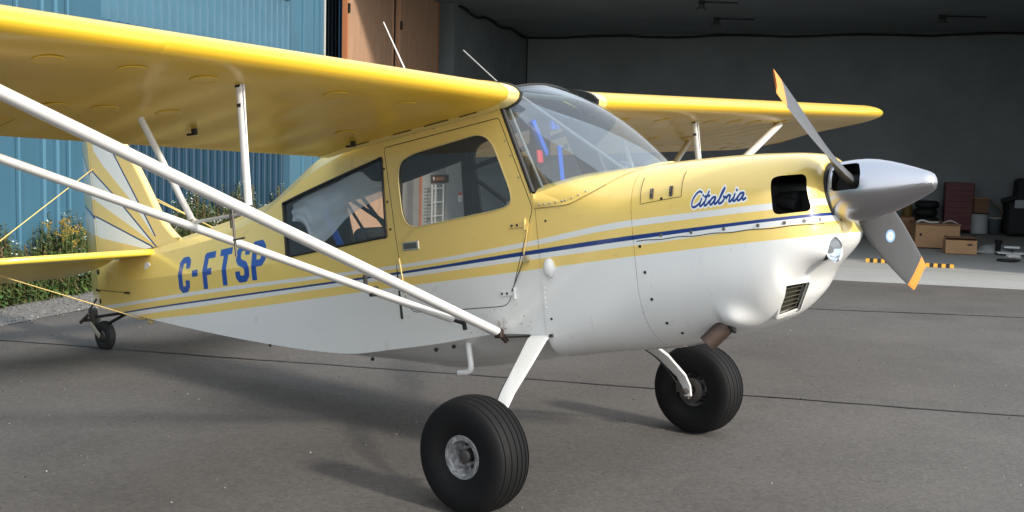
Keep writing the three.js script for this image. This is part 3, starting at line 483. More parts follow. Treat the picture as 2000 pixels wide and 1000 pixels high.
function cowlHalf(x, off, n = 18) {
  const w = cW(x) - off, T = cT(x) - off, S = cSh(x), L = cHl(x), B = cB(x) + off, nt = 2 / cNt(x), nb = 2 / cNb(x), out = [];
  for (let i = 0; i <= n; i++) { const t = i / n * Math.PI / 2; out.push([w * Math.sin(t) ** nt, S + (T - S) * Math.max(0, Math.cos(t)) ** nt]); }
  for (let i = 1; i < 4; i++) out.push([w, lerp(S, L, i / 4)]);
  for (let i = 0; i <= n; i++) { const t = i / n * Math.PI / 2; out.push([w * Math.max(0, Math.cos(t)) ** nb, L - (L - B) * Math.sin(t) ** nb]); }
  out[0][0] = 0; out[out.length - 1][0] = 0; return out;
}
const noseSlant = (x) => (h) => x + sstep(1.05, 1.38, x) * (1.07 - h) * 0.11;
const bulge = (p) => { // exhaust flare and lamp housing swell out of the right side
  if (p.z <= 0.02) return p;
  const ex = Math.exp(-(((p.x - 1.005) / 0.072) ** 2 + ((p.y - 0.505) / 0.052) ** 2)) * sstep(0.90, 0.955, p.x) * sstep(0.08, 0.18, p.z), lm = Math.exp(-(((p.x - 1.405) / 0.065) ** 2 + ((p.y - 0.785) / 0.068) ** 2 + ((p.z - 0.15) / 0.10) ** 2)) * sstep(0.02, 0.08, p.z);
  return V(p.x + 0.032 * lm, p.y - 0.006 * ex - 0.016 * lm, p.z + 0.050 * ex + 0.011 * lm);
};
const cowlRings = (x0, x1, off, n) => { const r = []; for (let i = 0; i <= n; i++) { const x = lerp(x0, x1, i / n); r.push(ringOf(cowlHalf(Math.min(x, 1.42), off), noseSlant(x)).map(bulge)); } return r; };
function cowlZ(x, h) { let xs = x; for (let k = 0; k < 8; k++) xs = x - (noseSlant(xs)(h) - xs); const c = cowlHalf(xs, 0, 60); for (let i = 0; i + 1 < c.length; i++) if (c[i][1] >= h && c[i + 1][1] <= h) return lerp(c[i][0], c[i + 1][0], (c[i][1] - h) / (c[i][1] - c[i + 1][1] + 1e-9)); return 0; }
const bootB = split(CS(brush(crease(loft(cowlRings(-0.0305, 0.5495, 0, 22)), 0.5), OUT), brush(crease(loft(cowlRings(-0.1, 0.53, 0.012, 20)), 0.5), INN), SUBTRACTION));
const boot = part('boot_cowl', sideUV(bootB.out, FX0, FX1, FH0, FH1), bodyMat, plane); part('cowl_lining', bootB.inn, liningDark, boot);
let cowlB = CS(brush(crease(loft(cowlRings(0.5525, 1.42, 0, 90)), 0.6), OUT), brush(crease(loft(cowlRings(0.57, 1.405, 0.012, 44)), 0.6), INN), SUBTRACTION);
// cheek inlet, one each side
const inletShape = round([[-0.083, -0.083], [-0.083, 0.06], [-0.062, 0.086], [0.078, 0.084], [0.068, 0.0], [0.084, -0.08]], [0.03, 0.05, 0.03, 0.03, 0.1, 0.03], 5);
for (const s of [1, -1]) {
  const g = prism(s > 0 ? inletShape : inletShape.map(([a, b]) => [-a, b]), -0.1, 0.25); g.rotateY(s > 0 ? 0.56 : Math.PI - 0.56); g.translate(1.330, 1.049, s * 0.295);
  cowlB = CS(cowlB, brush(g, INN), SUBTRACTION);
}
const LLY = 1.30, LLP = V(1.434, 0.790, 0.144);
const louvre = [[1.240, 0.640], [1.318, 0.662], [1.262, 0.532], [1.178, 0.504]];
const IC = [V(1.258, 0.646, 0.262), V(1.292, 0.655, 0.10), V(1.206, 0.517, 0.035), V(1.150, 0.500, 0.165)], IM = IC.reduce((t, p) => t.add(p), V()).multiplyScalar(0.25);
const IX = IC[1].clone().sub(IC[0]).add(IC[2]).sub(IC[3]).normalize(), IY0 = IC[0].clone().sub(IC[3]).add(IC[1]).sub(IC[2]), IN = V().crossVectors(IX, IY0).normalize(); if (IN.x < 0) IN.negate();
const IY = V().crossVectors(IN, IX).normalize(), IMX = new THREE.Matrix4().makeBasis(IX, IY, IN).setPosition(IM), loc = (p) => { const d = p.clone().sub(IM); return [d.dot(IX), d.dot(IY)]; };
const intakeOut = round(IC.map(loc), 0.01, 3);
cowlB = CS(cowlB, brush(outward((() => { const g = prism(intakeOut, -0.055, 0.12); g.applyMatrix4(IMX); return g.index ? g.toNonIndexed() : g; })()), INN), SUBTRACTION);
{ const g = new THREE.CylinderGeometry(0.0555, 0.0555, 0.12, 40); g.rotateX(Math.PI / 2); g.translate(0, 0, 0.025); g.rotateY(LLY); g.translate(LLP.x, LLP.y, LLP.z); cowlB = CS(cowlB, brush(g, INN), SUBTRACTION); }
{ // chin housing round the lower air intake
  const g = new THREE.ExtrudeGeometry(new THREE.Shape(grow(intakeOut, 0.005).map((p) => new THREE.Vector2(...p))), { depth: 0.20, bevelEnabled: true, bevelThickness: 0.008, bevelSize: 0.008, bevelSegments: 4 }); g.translate(0, 0, -0.207); g.applyMatrix4(IMX);
  const pk = prism(intakeOut, -0.055, 0.12); pk.applyMatrix4(IMX);
  const hs = split(CS(brush(toCreasedNormals(outward(g.index ? g.toNonIndexed() : g), 0.7), OUT), brush(outward(pk.index ? pk.toNonIndexed() : pk), INN), SUBTRACTION)); part('intake_chin', hs.out, whiteMat, plane); }
const cowlG = split(cowlB), cowl = part('engine_cowling', sideUV(cowlG.out, CX0, CX1, CH0, CH1), cowlMat, plane);
part('cowl_lining', cowlG.inn, darkMat, cowl);
part('engine_block', [rbox(0.5, 0.24, 0.5, 0.03, 0.95, 1.0, 0), rbox(0.2, 0.34, 0.3, 0.03, 1.2, 0.9, 0), bar(V(1.2, 1.03, 0.14), V(1.3, 1.0, 0.16), 0.03)], darkMat, plane);
part('firewall', (() => { const g = prism([...cowlHalf(0.53, 0.02, 8).map(([z, h]) => [z, h]), ...cowlHalf(0.53, 0.02, 8).slice(1, -1).reverse().map(([z, h]) => [-z, h])], -0.008, 0.008); g.rotateY(Math.PI / 2); g.translate(0.53, 0, 0); return g; })(), darkMat, plane);
{ const c = IC.map(loc), P = (u, t, d) => V(lerp(lerp(c[3][0], c[0][0], t), lerp(c[2][0], c[1][0], t), u), lerp(lerp(c[3][1], c[0][1], t), lerp(c[2][1], c[1][1], t), u), d).applyMatrix4(IMX);
  for (let i = 0; i < 7; i++) { const t = (i + 0.5) / 7; part('inlet_slat', bar(P(0.02, t, -0.022), P(0.98, t, -0.022), 0.0075, 0.0022, 6, IY.clone().add(IN)), std([0.13, 0.12, 0.09], 0.6), cowl); }
  const f = new THREE.BufferGeometry(), q = [P(0, 0, -0.034), P(1, 0, -0.034), P(1, 1, -0.034), P(0, 1, -0.034)]; f.setAttribute('position', new THREE.Float32BufferAttribute([q[0], q[1], q[2], q[0], q[2], q[3]].flatMap((p) => [p.x, p.y, p.z]), 3)); f.computeVertexNormals(); part('filter_face', f, std([0.035, 0.032, 0.022], 0.9), cowl);
  const rim = []; for (const [u, t] of [[0, 0], [1, 0], [1, 1], [0, 1]]) rim.push(P(u, t, -0.012)); for (let i = 0; i < 4; i++) part('intake_rim', bar(rim[i], rim[(i + 1) % 4], 0.004, 0.006, 8), std([0.55, 0.53, 0.48], 0.5), cowl); }
// landing light in its bulge on the lower lip
{ const q = new THREE.Quaternion().setFromEuler(new THREE.Euler(0, LLY, 0)), n = V(Math.sin(LLY), 0, Math.cos(LLY)), o = LLP.clone();
  const l = part('landing_light', place((() => { const g = lathe([[0.0, -0.03], [0.02, -0.028], [0.038, -0.018], [0.050, 0.004], [0.0565, 0.012], [0.058, 0.008]], 36); g.rotateX(Math.PI / 2); return g; })(), o, q), std([0.75, 0.75, 0.75], 0.12, 1), plane);
  part('lens', place((() => { const g = new THREE.CircleGeometry(0.051, 28); g.translate(0, 0, 0.008); return g; })(), o, q), glassMat, l); part('bulb', place((() => { const g = new THREE.SphereGeometry(0.018, 12, 8); g.translate(0, 0, -0.014); return g; })(), o, q), darkMat, l); }
// seams, fasteners, access door and flange
const onCowl = (x, h, d = 0.002) => { const z = cowlZ(x, h), e = 0.004, dx = (cowlZ(x + e, h) - cowlZ(x - e, h)) / (2 * e), dh = (cowlZ(x, h + e) - cowlZ(x, h - e)) / (2 * e), n = V(-dx, -dh, 1).normalize(); return [V(x, h, z).addScaledVector(n, d), n]; };
const seamMat = std([0.03, 0.03, 0.028], 0.8), boltMat = std([0.16, 0.15, 0.13], 0.45, 0.7);
{ const L = []; for (let i = 0; i <= 30; i++) { const x = lerp(0.57, 1.44, i / 30); L.push(onCowl(x, 0.9105 + 0.002 * Math.sin(i), 0)[0]); } part('split_line', tube(L, 0.0022, 60, 5), seamMat, cowl); }
const rivet = (x, h, r, mat, parent, name = 'fastener', f = onCowl) => { const [p, n] = f(x, h, 0.001), g = new THREE.CylinderGeometry(r * 0.8, r, 0.005, 10); g.rotateX(Math.PI / 2); part(name, place(g, p, new THREE.Quaternion().setFromUnitVectors(V(0, 0, 1), n)), mat, parent); };
for (const x of [0.706, 0.869, 1.035, 1.196, 1.31, 1.385, 1.43]) rivet(x, 0.9275, 0.009, boltMat, cowl);
for (const [x, h] of [[0.585, 0.885], [0.60, 0.76], [0.617, 0.63], [0.655, 0.51], [0.70, 0.455]]) rivet(x, h, 0.0085, darkMat, cowl);
{ // oil access door on the top corner of the cowl
  const A = [0.60, 0.83], B = [1.085, 1.21], L = [];
  const edge = (a, b, n) => { for (let i = 0; i < n; i++) L.push(onCowl(lerp(a[0], b[0], i / n), lerp(a[1], b[1], i / n), 0.001)[0]); };
  edge([A[0], B[1]], [A[0] + 0.005, B[0]], 10); edge([A[0] + 0.005, B[0]], [A[1], B[0] + 0.012], 10); edge([A[1], B[0] + 0.012], [A[1], 1.225], 10);
  part('access_door_gap', tube(L, 0.0012, 90, 5), seamMat, cowl);
  for (const x of [0.668, 0.775]) { const [p, n] = onCowl(x, 1.127, 0.004), q = new THREE.Quaternion().setFromUnitVectors(V(0, 0, 1), n); part('latch', [place(rbox(0.018, 0.05, 0.006, 0.002), p, q), place(rbox(0.009, 0.03, 0.014, 0.002, 0, 0.004, 0.004), p, q)], dullSteel, cowl); }
  rivet(0.722, 1.098, 0.008, darkMat, cowl);
}
const onBoot = onCowl;
{ // windshield base flange: a strip from the foot of the windshield down onto the boot cowl
  const hl = table([0, 0.3, 0.55, 0.8, 1], [1.130, 1.128, 1.172, 1.244, 1.2885]), P = [], nI = 36, nJ = 5, G = [];
  for (let i = 0; i <= nI; i++) {
    const t = i / nI, z = 0.366 * Math.cos(t * Math.PI / 2), q = z / 0.36, top = V(-0.034 + 0.58 * (1 - Math.min(1, q) ** 2.4), 1.205 + 0.079 * (1 - Math.min(1, q) ** 2), z * 1.004), xl = lerp(-0.034, 0.60, t), h = hl(t), low = V(xl, h, t > 0.985 ? 0 : Math.max(0, cowlZ(Math.max(-0.03, xl), Math.min(h, cT(xl) - 0.003)) + 0.0015)), row = [];
    for (let j = 0; j <= nJ; j++) { const s = j / nJ, b = 4 * s * (1 - s); row.push(top.clone().lerp(low, s).add(V(0, 0.012 * b * t, 0.010 * b * (1 - t * 0.8) + 0.002))); } G.push(row);
  }
  for (const sg of [1, -1]) for (let i = 0; i < nI; i++) for (let j = 0; j < nJ; j++) { const a = G[i][j], b = G[i + 1][j], c = G[i + 1][j + 1], d = G[i][j + 1]; for (const p of sg > 0 ? [a, d, b, b, d, c] : [a, b, d, b, c, d]) P.push(p.x, p.y, p.z * sg); }
  const g = new THREE.BufferGeometry(); g.setAttribute('position', new THREE.Float32BufferAttribute(P, 3)); const m = mergeVertices(g); m.computeVertexNormals(); part('windshield_flange', m, phys([0.84, 0.61, 0.175], GLOSS), plane);
  for (let i = 1; i < 10; i++) { const r_ = G[Math.round(1 + i * 1.9)], p = r_[4], s = new THREE.SphereGeometry(0.0055, 8, 6); s.translate(p.x, p.y, p.z + 0.003); part('rivet', s, steelMat, boot); }
  const L = []; for (let i = 0; i <= nI; i += 2) L.push(G[i][nJ].clone().add(V(0, -0.001, 0.001))); L.length = 13; part('flange_gap', tube(L, 0.0010, 50, 5), seamMat, boot);
}
part('fuel_vent_fairing', (() => { const g = new THREE.SphereGeometry(1, 24, 16); g.scale(0.034, 0.05, 0.03); const p = onBoot(0.03, 0.82, 0.004)[0]; g.translate(p.x, p.y, p.z); return g; })(), whiteMat, plane);
for (const [x, h] of [[0.01, 0.56], [0.03, 1.06]]) rivet(x, h, 0.007, darkMat, boot);
for (let i = 0; i < 7; i++) rivet(-0.02, 0.62 + i * 0.025, 0.0035, whiteMat, boot, 'rivet');
// exhaust stub pipe
{ const a = V(0.962, 0.515, 0.215), b = V(0.848, 0.402, 0.298);
  const pipe = (r0, r1, p, q) => { const g = lathe([[r0 * 0.86, 0], [r0 * 0.86, p.distanceTo(q)], [r0, p.distanceTo(q)], [r0, 0]], 28); g.applyQuaternion(new THREE.Quaternion().setFromUnitVectors(V(0, 1, 0), q.clone().sub(p).normalize())); g.translate(p.x, p.y, p.z); return g; };
  const e = part('exhaust_pipe', pipe(0.043, 0.043, a, b), rustMat, plane); part('pipe_bore', pipe(0.035, 0.034, a, a.clone().lerp(b, 0.85)), darkMat, e);
  const c = a.clone().lerp(b, 0.26); const t = new THREE.TorusGeometry(0.048, 0.008, 8, 28); part('exhaust_gap', place(t, c, new THREE.Quaternion().setFromUnitVectors(V(0, 0, 1), b.clone().sub(a).normalize())), darkMat, cowl); }

// ---- spinner and propeller
const HUB = V(1.507, 1.044, 0), PA = 1.018;
{ const prof = [[0.135, 1.437], [0.1375, 1.48], [0.138, 1.53], [0.1345, 1.58], [0.125, 1.63], [0.1105, 1.68], [0.0925, 1.73], [0.072, 1.78], [0.054, 1.822], [0.0435, 1.844], [0.033, 1.856], [0.017, 1.8635], [0, 1.866]];
  const lin = (d) => prof.map(([r, x]) => [Math.max(0, r - d), x - (x > 1.6 ? d : 0)]);
  const solid = (p) => { const g = lathe([[0, p[0][1]], ...p], 72); g.rotateZ(-Math.PI / 2); g.translate(0, HUB.y, 0); const q = g.toNonIndexed(); return toCreasedNormals(q, 0.9); };
  let b = CS(brush(outward(solid(lin(0))), OUT), brush(outward(solid(lin(0.006).map(([r, x], i) => [r, i ? x : x - 0.03]))), INN), SUBTRACTION);
  b = CS(b, brush((() => { const s = round([[-0.055, -0.07], [0.07, -0.07], [0.075, 0.0], [0.055, 0.065], [-0.055, 0.065]], 0.02, 4), g = prism(s, 0.02, 0.3); g.rotateX(-(Math.PI / 2 - PA)); g.translate(HUB.x, HUB.y, 0); return g; })(), INN), SUBTRACTION);
  b = CS(b, brush((() => { const s = round([[-0.055, -0.07], [0.07, -0.07], [0.075, 0.0], [0.055, 0.065], [-0.055, 0.065]], 0.02, 4), g = prism(s.map(([a, c]) => [a, c]), 0.02, 0.3); g.rotateX(-(Math.PI / 2 - PA)); g.rotateX(Math.PI); g.translate(HUB.x, HUB.y, 0); return g; })(), INN), SUBTRACTION);
  const G = split(b); const brushed = texture(256, (x, y) => 0.25 + 0.025 * n1(0.1, y, 128), false);
  G.out = toCreasedNormals(G.out, 0.4);
  const P = G.out.attributes.position, uv = new Float32Array(P.count * 2); for (let i = 0; i < P.count; i++) { uv[i * 2] = Math.atan2(P.getZ(i), P.getY(i) - HUB.y) / 6.2832 * 0.2; uv[i * 2 + 1] = P.getX(i) * 2; } G.out.setAttribute('uv', new THREE.BufferAttribute(uv, 2));
  const s = part('spinner', G.out, std([0.47, 0.47, 0.50], 1, 1, { roughnessMap: brushed }), plane); part('spinner_inside', G.inn, std([0.08, 0.08, 0.08], 0.6, 0.5), s);
  part('hub', (() => { const g = new THREE.CylinderGeometry(0.075, 0.075, 0.1, 24); g.rotateZ(Math.PI / 2); g.translate(1.5, HUB.y, 0); return g; })(), darkMat, plane);
  part('backplate', (() => { const g = lathe([[0, 0], [0.144, 0], [0.146, 0.006], [0.144, 0.018], [0.06, 0.018]], 56); g.rotateZ(-Math.PI / 2); g.translate(1.417, HUB.y, 0); return g; })(), darkMat, plane);
  part('backplate_rim', (() => { const g = lathe([[0.13, 0], [0.1345, 0], [0.1345, 0.012], [0.13, 0.012]], 56); g.rotateZ(-Math.PI / 2); g.translate(1.4255, HUB.y, 0); return g; })(), std([0.6, 0.6, 0.6], 0.4, 0.9), plane);
  for (let i = 0; i < 10; i++) { const a = i * 0.628 + 0.2, g = new THREE.SphereGeometry(0.004, 8, 6); g.translate(1.45, HUB.y + 0.136 * Math.cos(a), 0.136 * Math.sin(a)); part('screw', g, dullSteel, s); }
}
{ // blades: r along the span, chord direction from trailing to leading edge pitched forward
  const rs = [0.05, 0.10, 0.15, 0.22, 0.32, 0.45, 0.6, 0.74, 0.82, 0.85], ch = table(rs, [0.085, 0.095, 0.128, 0.165, 0.188, 0.193, 0.184, 0.168, 0.152, 0.142]), th = table(rs, [0.075, 0.06, 0.044, 0.032, 0.023, 0.018, 0.014, 0.011, 0.009, 0.007]), be = table(rs, [58, 52, 46, 40, 34, 28, 23, 20, 18, 17]);
  const blade = (r0, r1, n, tip) => { const rings = []; for (let i = 0; i <= n; i++) { const r = lerp(r0, r1, i / n), c = ch(r), t = th(r), b = be(r) * Math.PI / 180, ring = []; for (let k = 0; k < 28; k++) { const a = k / 28 * 2 * Math.PI, X = Math.cos(a) * c / 2, Y = Math.sin(a) * t / 2 * (0.55 + 0.45 * (Math.sin(a) > 0 ? 1 : 0.25)) * (1 - 0.15 * Math.cos(a)); const cut = tip && i === n ? (0.5 - X / c) * -0.05 : 0; const rr = r + cut; ring.push(V(X * Math.sin(b) + Y * Math.cos(b), rr, X * Math.cos(b) - Y * Math.sin(b))); } rings.push(ring); } return toCreasedNormals(outward(loft(rings)), 0.7); };
  const body = blade(0.05, 0.765, 40, false), tip = blade(0.765, 0.853, 8, true);
  const bladeMat = std([0.105, 0.107, 0.113], 0.45, 0.3), tipMat = std([0.74, 0.27, 0.045], 0.5);
  for (const k of [0, 1]) {
    const m = new THREE.Matrix4().makeTranslation(HUB.x, HUB.y, HUB.z).multiply(new THREE.Matrix4().makeRotationX(PA + k * Math.PI));
    const b = part('propeller_blade', body.clone().applyMatrix4(m), bladeMat, plane); part('painted_tip', tip.clone().applyMatrix4(m), tipMat, b, 'orange painted tip');
    if (k) { const r = 0.41, be_ = be(r) * Math.PI / 180; for (const s of [1, -1]) { const g = new THREE.CylinderGeometry(0.034, 0.034, 0.0012, 24); g.rotateX(Math.PI / 2); g.scale(0.8, 1.25, 1); const q = new THREE.Matrix4().makeBasis(V(Math.sin(be_), 0, Math.cos(be_)), V(0, 1, 0), V(-Math.cos(be_), 0, Math.sin(be_))); g.applyMatrix4(q); g.translate(-Math.cos(be_) * -s * 0.0105, r, Math.sin(be_) * -s * 0.0105); g.applyMatrix4(m);
      const t = canvasTex(64, 64, (c) => { c.fillStyle = '#8fb0dc'; c.fillRect(0, 0, 64, 64); c.fillStyle = '#c9d6e6'; c.beginPath(); c.arc(32, 32, 22, 0, 7); c.fill(); c.strokeStyle = '#5f8fd0'; c.lineWidth = 3; for (let i = 0; i < 12; i++) { c.beginPath(); c.moveTo(32 + 22 * Math.cos(i * 0.52), 32 + 22 * Math.sin(i * 0.52)); c.lineTo(32 + 30 * Math.cos(i * 0.52), 32 + 30 * Math.sin(i * 0.52)); c.stroke(); } c.fillStyle = '#9fb7da'; c.fillRect(20, 26, 24, 4); c.fillRect(22, 34, 20, 3); });
      if (s > 0) part('decal', g, std([1, 1, 1], 0.5, 0, { map: t }), b); } }
  }
}

// ---- windshield
const wsPoint = (s, z) => { const q = Math.min(1, Math.abs(z) / 0.36), bx_ = -0.03 + 0.58 * (1 - q ** 2.2), bh = 1.212 + 0.078 * (1 - q * q), tx = -0.215 + 0.05 * (1 - q * q), t_h = 1.765 + 0.050 * (1 - q * q), bow = 0.055 * 4 * s * (1 - s) * (1 - q ** 3); return V(lerp(bx_, tx, s) + bow * 0.62, lerp(bh, t_h, s) + bow * 0.78, z * lerp(1, 0.985, s)); };
function wsSheet(s0, s1, ns, edge) { const P = [], I = [], nz = 44; for (let i = 0; i <= ns; i++) for (let j = 0; j <= nz; j++) { const z = -0.36 * Math.cos(j / nz * Math.PI), q = z / 0.36, a = edge ? lerp(s0(q), s1(q), i / ns) : 0; const p = wsPoint(a, z); P.push(p.x, p.y, p.z); } for (let i = 0; i < ns; i++) for (let j = 0; j < nz; j++) { const a = i * (nz + 1) + j; I.push(a, a + 1, a + nz + 1, a + 1, a + nz + 2, a + nz + 1); } const g = new THREE.BufferGeometry(); g.setIndex(I); g.setAttribute('position', new THREE.Float32BufferAttribute(P, 3)); g.computeVertexNormals(); return g; }
const shadeEdge = (q) => 0.50 + 0.46 * sstep(-0.5, 0.75, q);
const windshield = part('windshield', wsSheet(() => 0, () => 1, 26, true), glassMat, plane);
part('tinted_band', (() => { const g = wsSheet(shadeEdge, () => 0.995, 12, true); const N = g.attributes.normal, P = g.attributes.position; for (let i = 0; i < P.count; i++) P.setXYZ(i, P.getX(i) - 0.006, P.getY(i) - 0.006, P.getZ(i)); return g; })(), shadeGlass, windshield);
for (const s of [1, -1]) { const L = []; for (let i = 0; i <= 14; i++) L.push(wsPoint(i / 14 * 0.86, s * 0.36).add(V(-0.008, 0, s * 0.006))); part('side_seal', tube(L, 0.014, 30, 7), rubberMat, windshield); }
{ const L = []; for (let i = 0; i <= 24; i++) L.push(wsPoint(1, lerp(0.36, -0.36, i / 24))); part('top_strip', tube(L, 0.007, 40, 7), rubberMat, windshield); }
part('pillar_trim', bar(V(-0.055, 1.215, 0.335), V(-0.235, 1.66, 0.335), 0.007), std([0.5, 0.5, 0.42], 0.5), windshield);
// cabin tubes and furniture
const tubeMat = std([0.16, 0.16, 0.14], 0.5);
const br = (a, b, r, m = tubeMat, n = 'cabin_tube') => part(n, bar(V(...a), V(...b), r), m, plane);
br([0.0, 1.20, 0.315], [-0.19, 1.70, 0.32], 0.008); br([0.0, 1.20, -0.315], [-0.19, 1.70, -0.32], 0.008, darkMat);
br([0.33, 1.28, 0.04], [-0.20, 1.78, 0.27], 0.009); br([-0.22, 1.76, -0.34], [-0.22, 1.76, 0.34], 0.014, tubeMat);
br([-1.09, 0.6, 0.335], [-1.09, 1.58, 0.335], 0.014, darkMat); br([-1.09, 0.6, -0.335], [-1.09, 1.58, -0.335], 0.014, darkMat);
br([-1.05, 1.47, -0.33], [-0.2, 1.60, -0.345], 0.016, darkMat); br([-1.95, 1.45, 0], [-1.05, 0.75, -0.30], 0.013, darkMat); br([-1.6, 1.50, 0.22], [-1.08, 1.02, 0.32], 0.011, darkMat); br([-1.02, 1.40, -0.33], [-0.45, 0.98, -0.34], 0.013, darkMat); br([-1.72, 1.46, 0.2], [-1.3, 1.03, 0.31], 0.009, darkMat);
br([-0.38, 1.66, -0.2], [-0.48, 1.0, -0.22], 0.06, darkMat, 'seat_strap_post');
{ const seat = (x, n) => { const back = rbox(0.10, 0.62, 0.42, 0.045, 0, 0, 0, 3); back.rotateZ(0.22); back.translate(x - 0.2, 0.86, -0.02); const cush = rbox(0.44, 0.12, 0.44, 0.05, 0, 0, 0, 3); cush.rotateZ(0.1); cush.translate(x, 0.72, -0.02); const st = part('seat', cush, std([0.012, 0.012, 0.012], 0.9), plane); part('backrest', back, std([0.012, 0.012, 0.012], 0.9), st); };
  seat(-0.42); seat(-1.32);
  part('cabin_floor', box(1.9, 0.02, 0.5, -0.85, 0.56, 0), darkMat, plane);
  part('baggage_shelf', box(0.5, 0.02, 0.46, -1.85, 0.98, 0), liningDark, plane);
  const ip = part('instrument_panel', (() => { const s = round([[-0.33, -0.02], [-0.33, 0.12], [-0.15, 0.225], [0.15, 0.225], [0.33, 0.12], [0.33, -0.02]], 0.06, 5), g = prism(s, -0.02, 0.02); g.rotateY(Math.PI / 2); g.translate(0.06, 1.03, 0); return g; })(), darkMat, plane);
  for (const [y, z] of [[1.14, 0.17], [1.14, 0.05], [1.14, -0.07], [1.14, -0.19]]) { const g = new THREE.CylinderGeometry(0.042, 0.042, 0.012, 20); g.rotateZ(Math.PI / 2); g.translate(0.034, y, z); part('gauge', g, std([0.05, 0.05, 0.05], 0.3), ip); }
  part('glareshield', (() => { const pts = []; for (let i = 0; i <= 12; i++) { const z = lerp(-0.31, 0.31, i / 12); pts.push(z); } const P = [], I = []; pts.forEach((z) => { const q = Math.abs(z) / 0.33; P.push(0.02, 1.268 - 0.10 * q ** 2.4, z, 0.26 + 0.2 * (1 - q * q), 1.262 - 0.06 * q ** 2.4, z); }); for (let i = 0; i < 12; i++) { const a = i * 2; I.push(a, a + 1, a + 2, a + 1, a + 3, a + 2); } const g = new THREE.BufferGeometry(); g.setIndex(I); g.setAttribute('position', new THREE.Float32BufferAttribute(P, 3)); g.computeVertexNormals(); return g; })(), darkMat, plane);
  part('compass', (() => { const g = new THREE.SphereGeometry(0.05, 20, 14); g.scale(1.1, 0.8, 1); g.translate(0.26, 1.30, -0.02); return g; })(), std([0.015, 0.017, 0.02], 0.2), plane);
  const strapMat = std([0.01, 0.085, 0.42], 0.7), st = part('blue_strap', [box(0.004, 0.22, 0.035, 0.02, 1.34, 0.18), rbox(0.03, 0.05, 0.06, 0.01, -0.01, 1.56, 0.17), (() => { const g = box(0.02, 0.2, 0.03); g.rotateX(0.5); g.translate(-0.06, 1.5, 0.24); return g; })()], strapMat, plane); part('red_tag', rbox(0.02, 0.07, 0.045, 0.01, -0.05, 1.40, 0.265), std([0.45, 0.012, 0.012], 0.6), st);
  part('rear_strap', (() => { const g = box(0.05, 0.30, 0.004); g.rotateZ(0.5); g.translate(-1.72, 1.16, 0.24); return g; })(), strapMat, plane);
  part('red_bag', (() => { const g = new THREE.TorusGeometry(0.045, 0.008, 8, 24, 3.4); g.rotateY(0.6); g.translate(-0.25, 1.30, 0.2); return g; })(), std([0.4, 0.012, 0.012], 0.5), plane);
  part('papers', (() => { const g = box(0.2, 0.16, 0.01); g.rotateY(0.3); g.translate(-0.30, 1.12, 0.12); return g; })(), std([0.25, 0.24, 0.21], 0.8), plane);
}
// window panes
function pane(outline, side) { const s = new THREE.Shape(outline.map((p) => new THREE.Vector2(...p))), g = new THREE.ShapeGeometry(s), P = g.attributes.position; for (let i = 0; i < P.count; i++) P.setZ(i, side * (sideZ(P.getX(i), P.getY(i)) - 0.007)); g.computeVertexNormals(); return g; }
function dense(pts, d) { const out = []; pts.forEach((p, i) => { const q = pts[(i + 1) % pts.length], n = Math.max(1, Math.round(Math.hypot(q[0] - p[0], q[1] - p[1]) / d)); for (let k = 0; k < n; k++) out.push([lerp(p[0], q[0], k / n), lerp(p[1], q[1], k / n)]); }); return out; }
function outlineTube(pts, side, r, mat, name, parent, off = 0.002) { const L = dense(pts, 0.04).map(([x, h]) => V(x, h, side * (sideZ(x, h) + off))); const c = new THREE.CatmullRomCurve3(L, true, 'centripetal'); part(name, new THREE.TubeGeometry(c, L.length * 3, r, 6, true), mat, parent); }
for (const s of [1, -1]) {
  const rw = part('rear_window', pane(dense(grow(rearWin, 0.004), 0.12), s), clearGlass, plane); outlineTube(rearWin, s, 0.0085, rubberMat, 'window_seal', rw);
  const dw = part(s > 0 ? 'window_pane' : 'side_window', pane(grow(s > 0 ? doorWin : leftWin, 0.004), s), clearGlass, s > 0 ? door : plane); outlineTube(s > 0 ? doorWin : leftWin, s, 0.0042, s > 0 ? std([0.62, 0.50, 0.22], 0.4) : darkMat, 'window_trim', dw, 0.001);
}
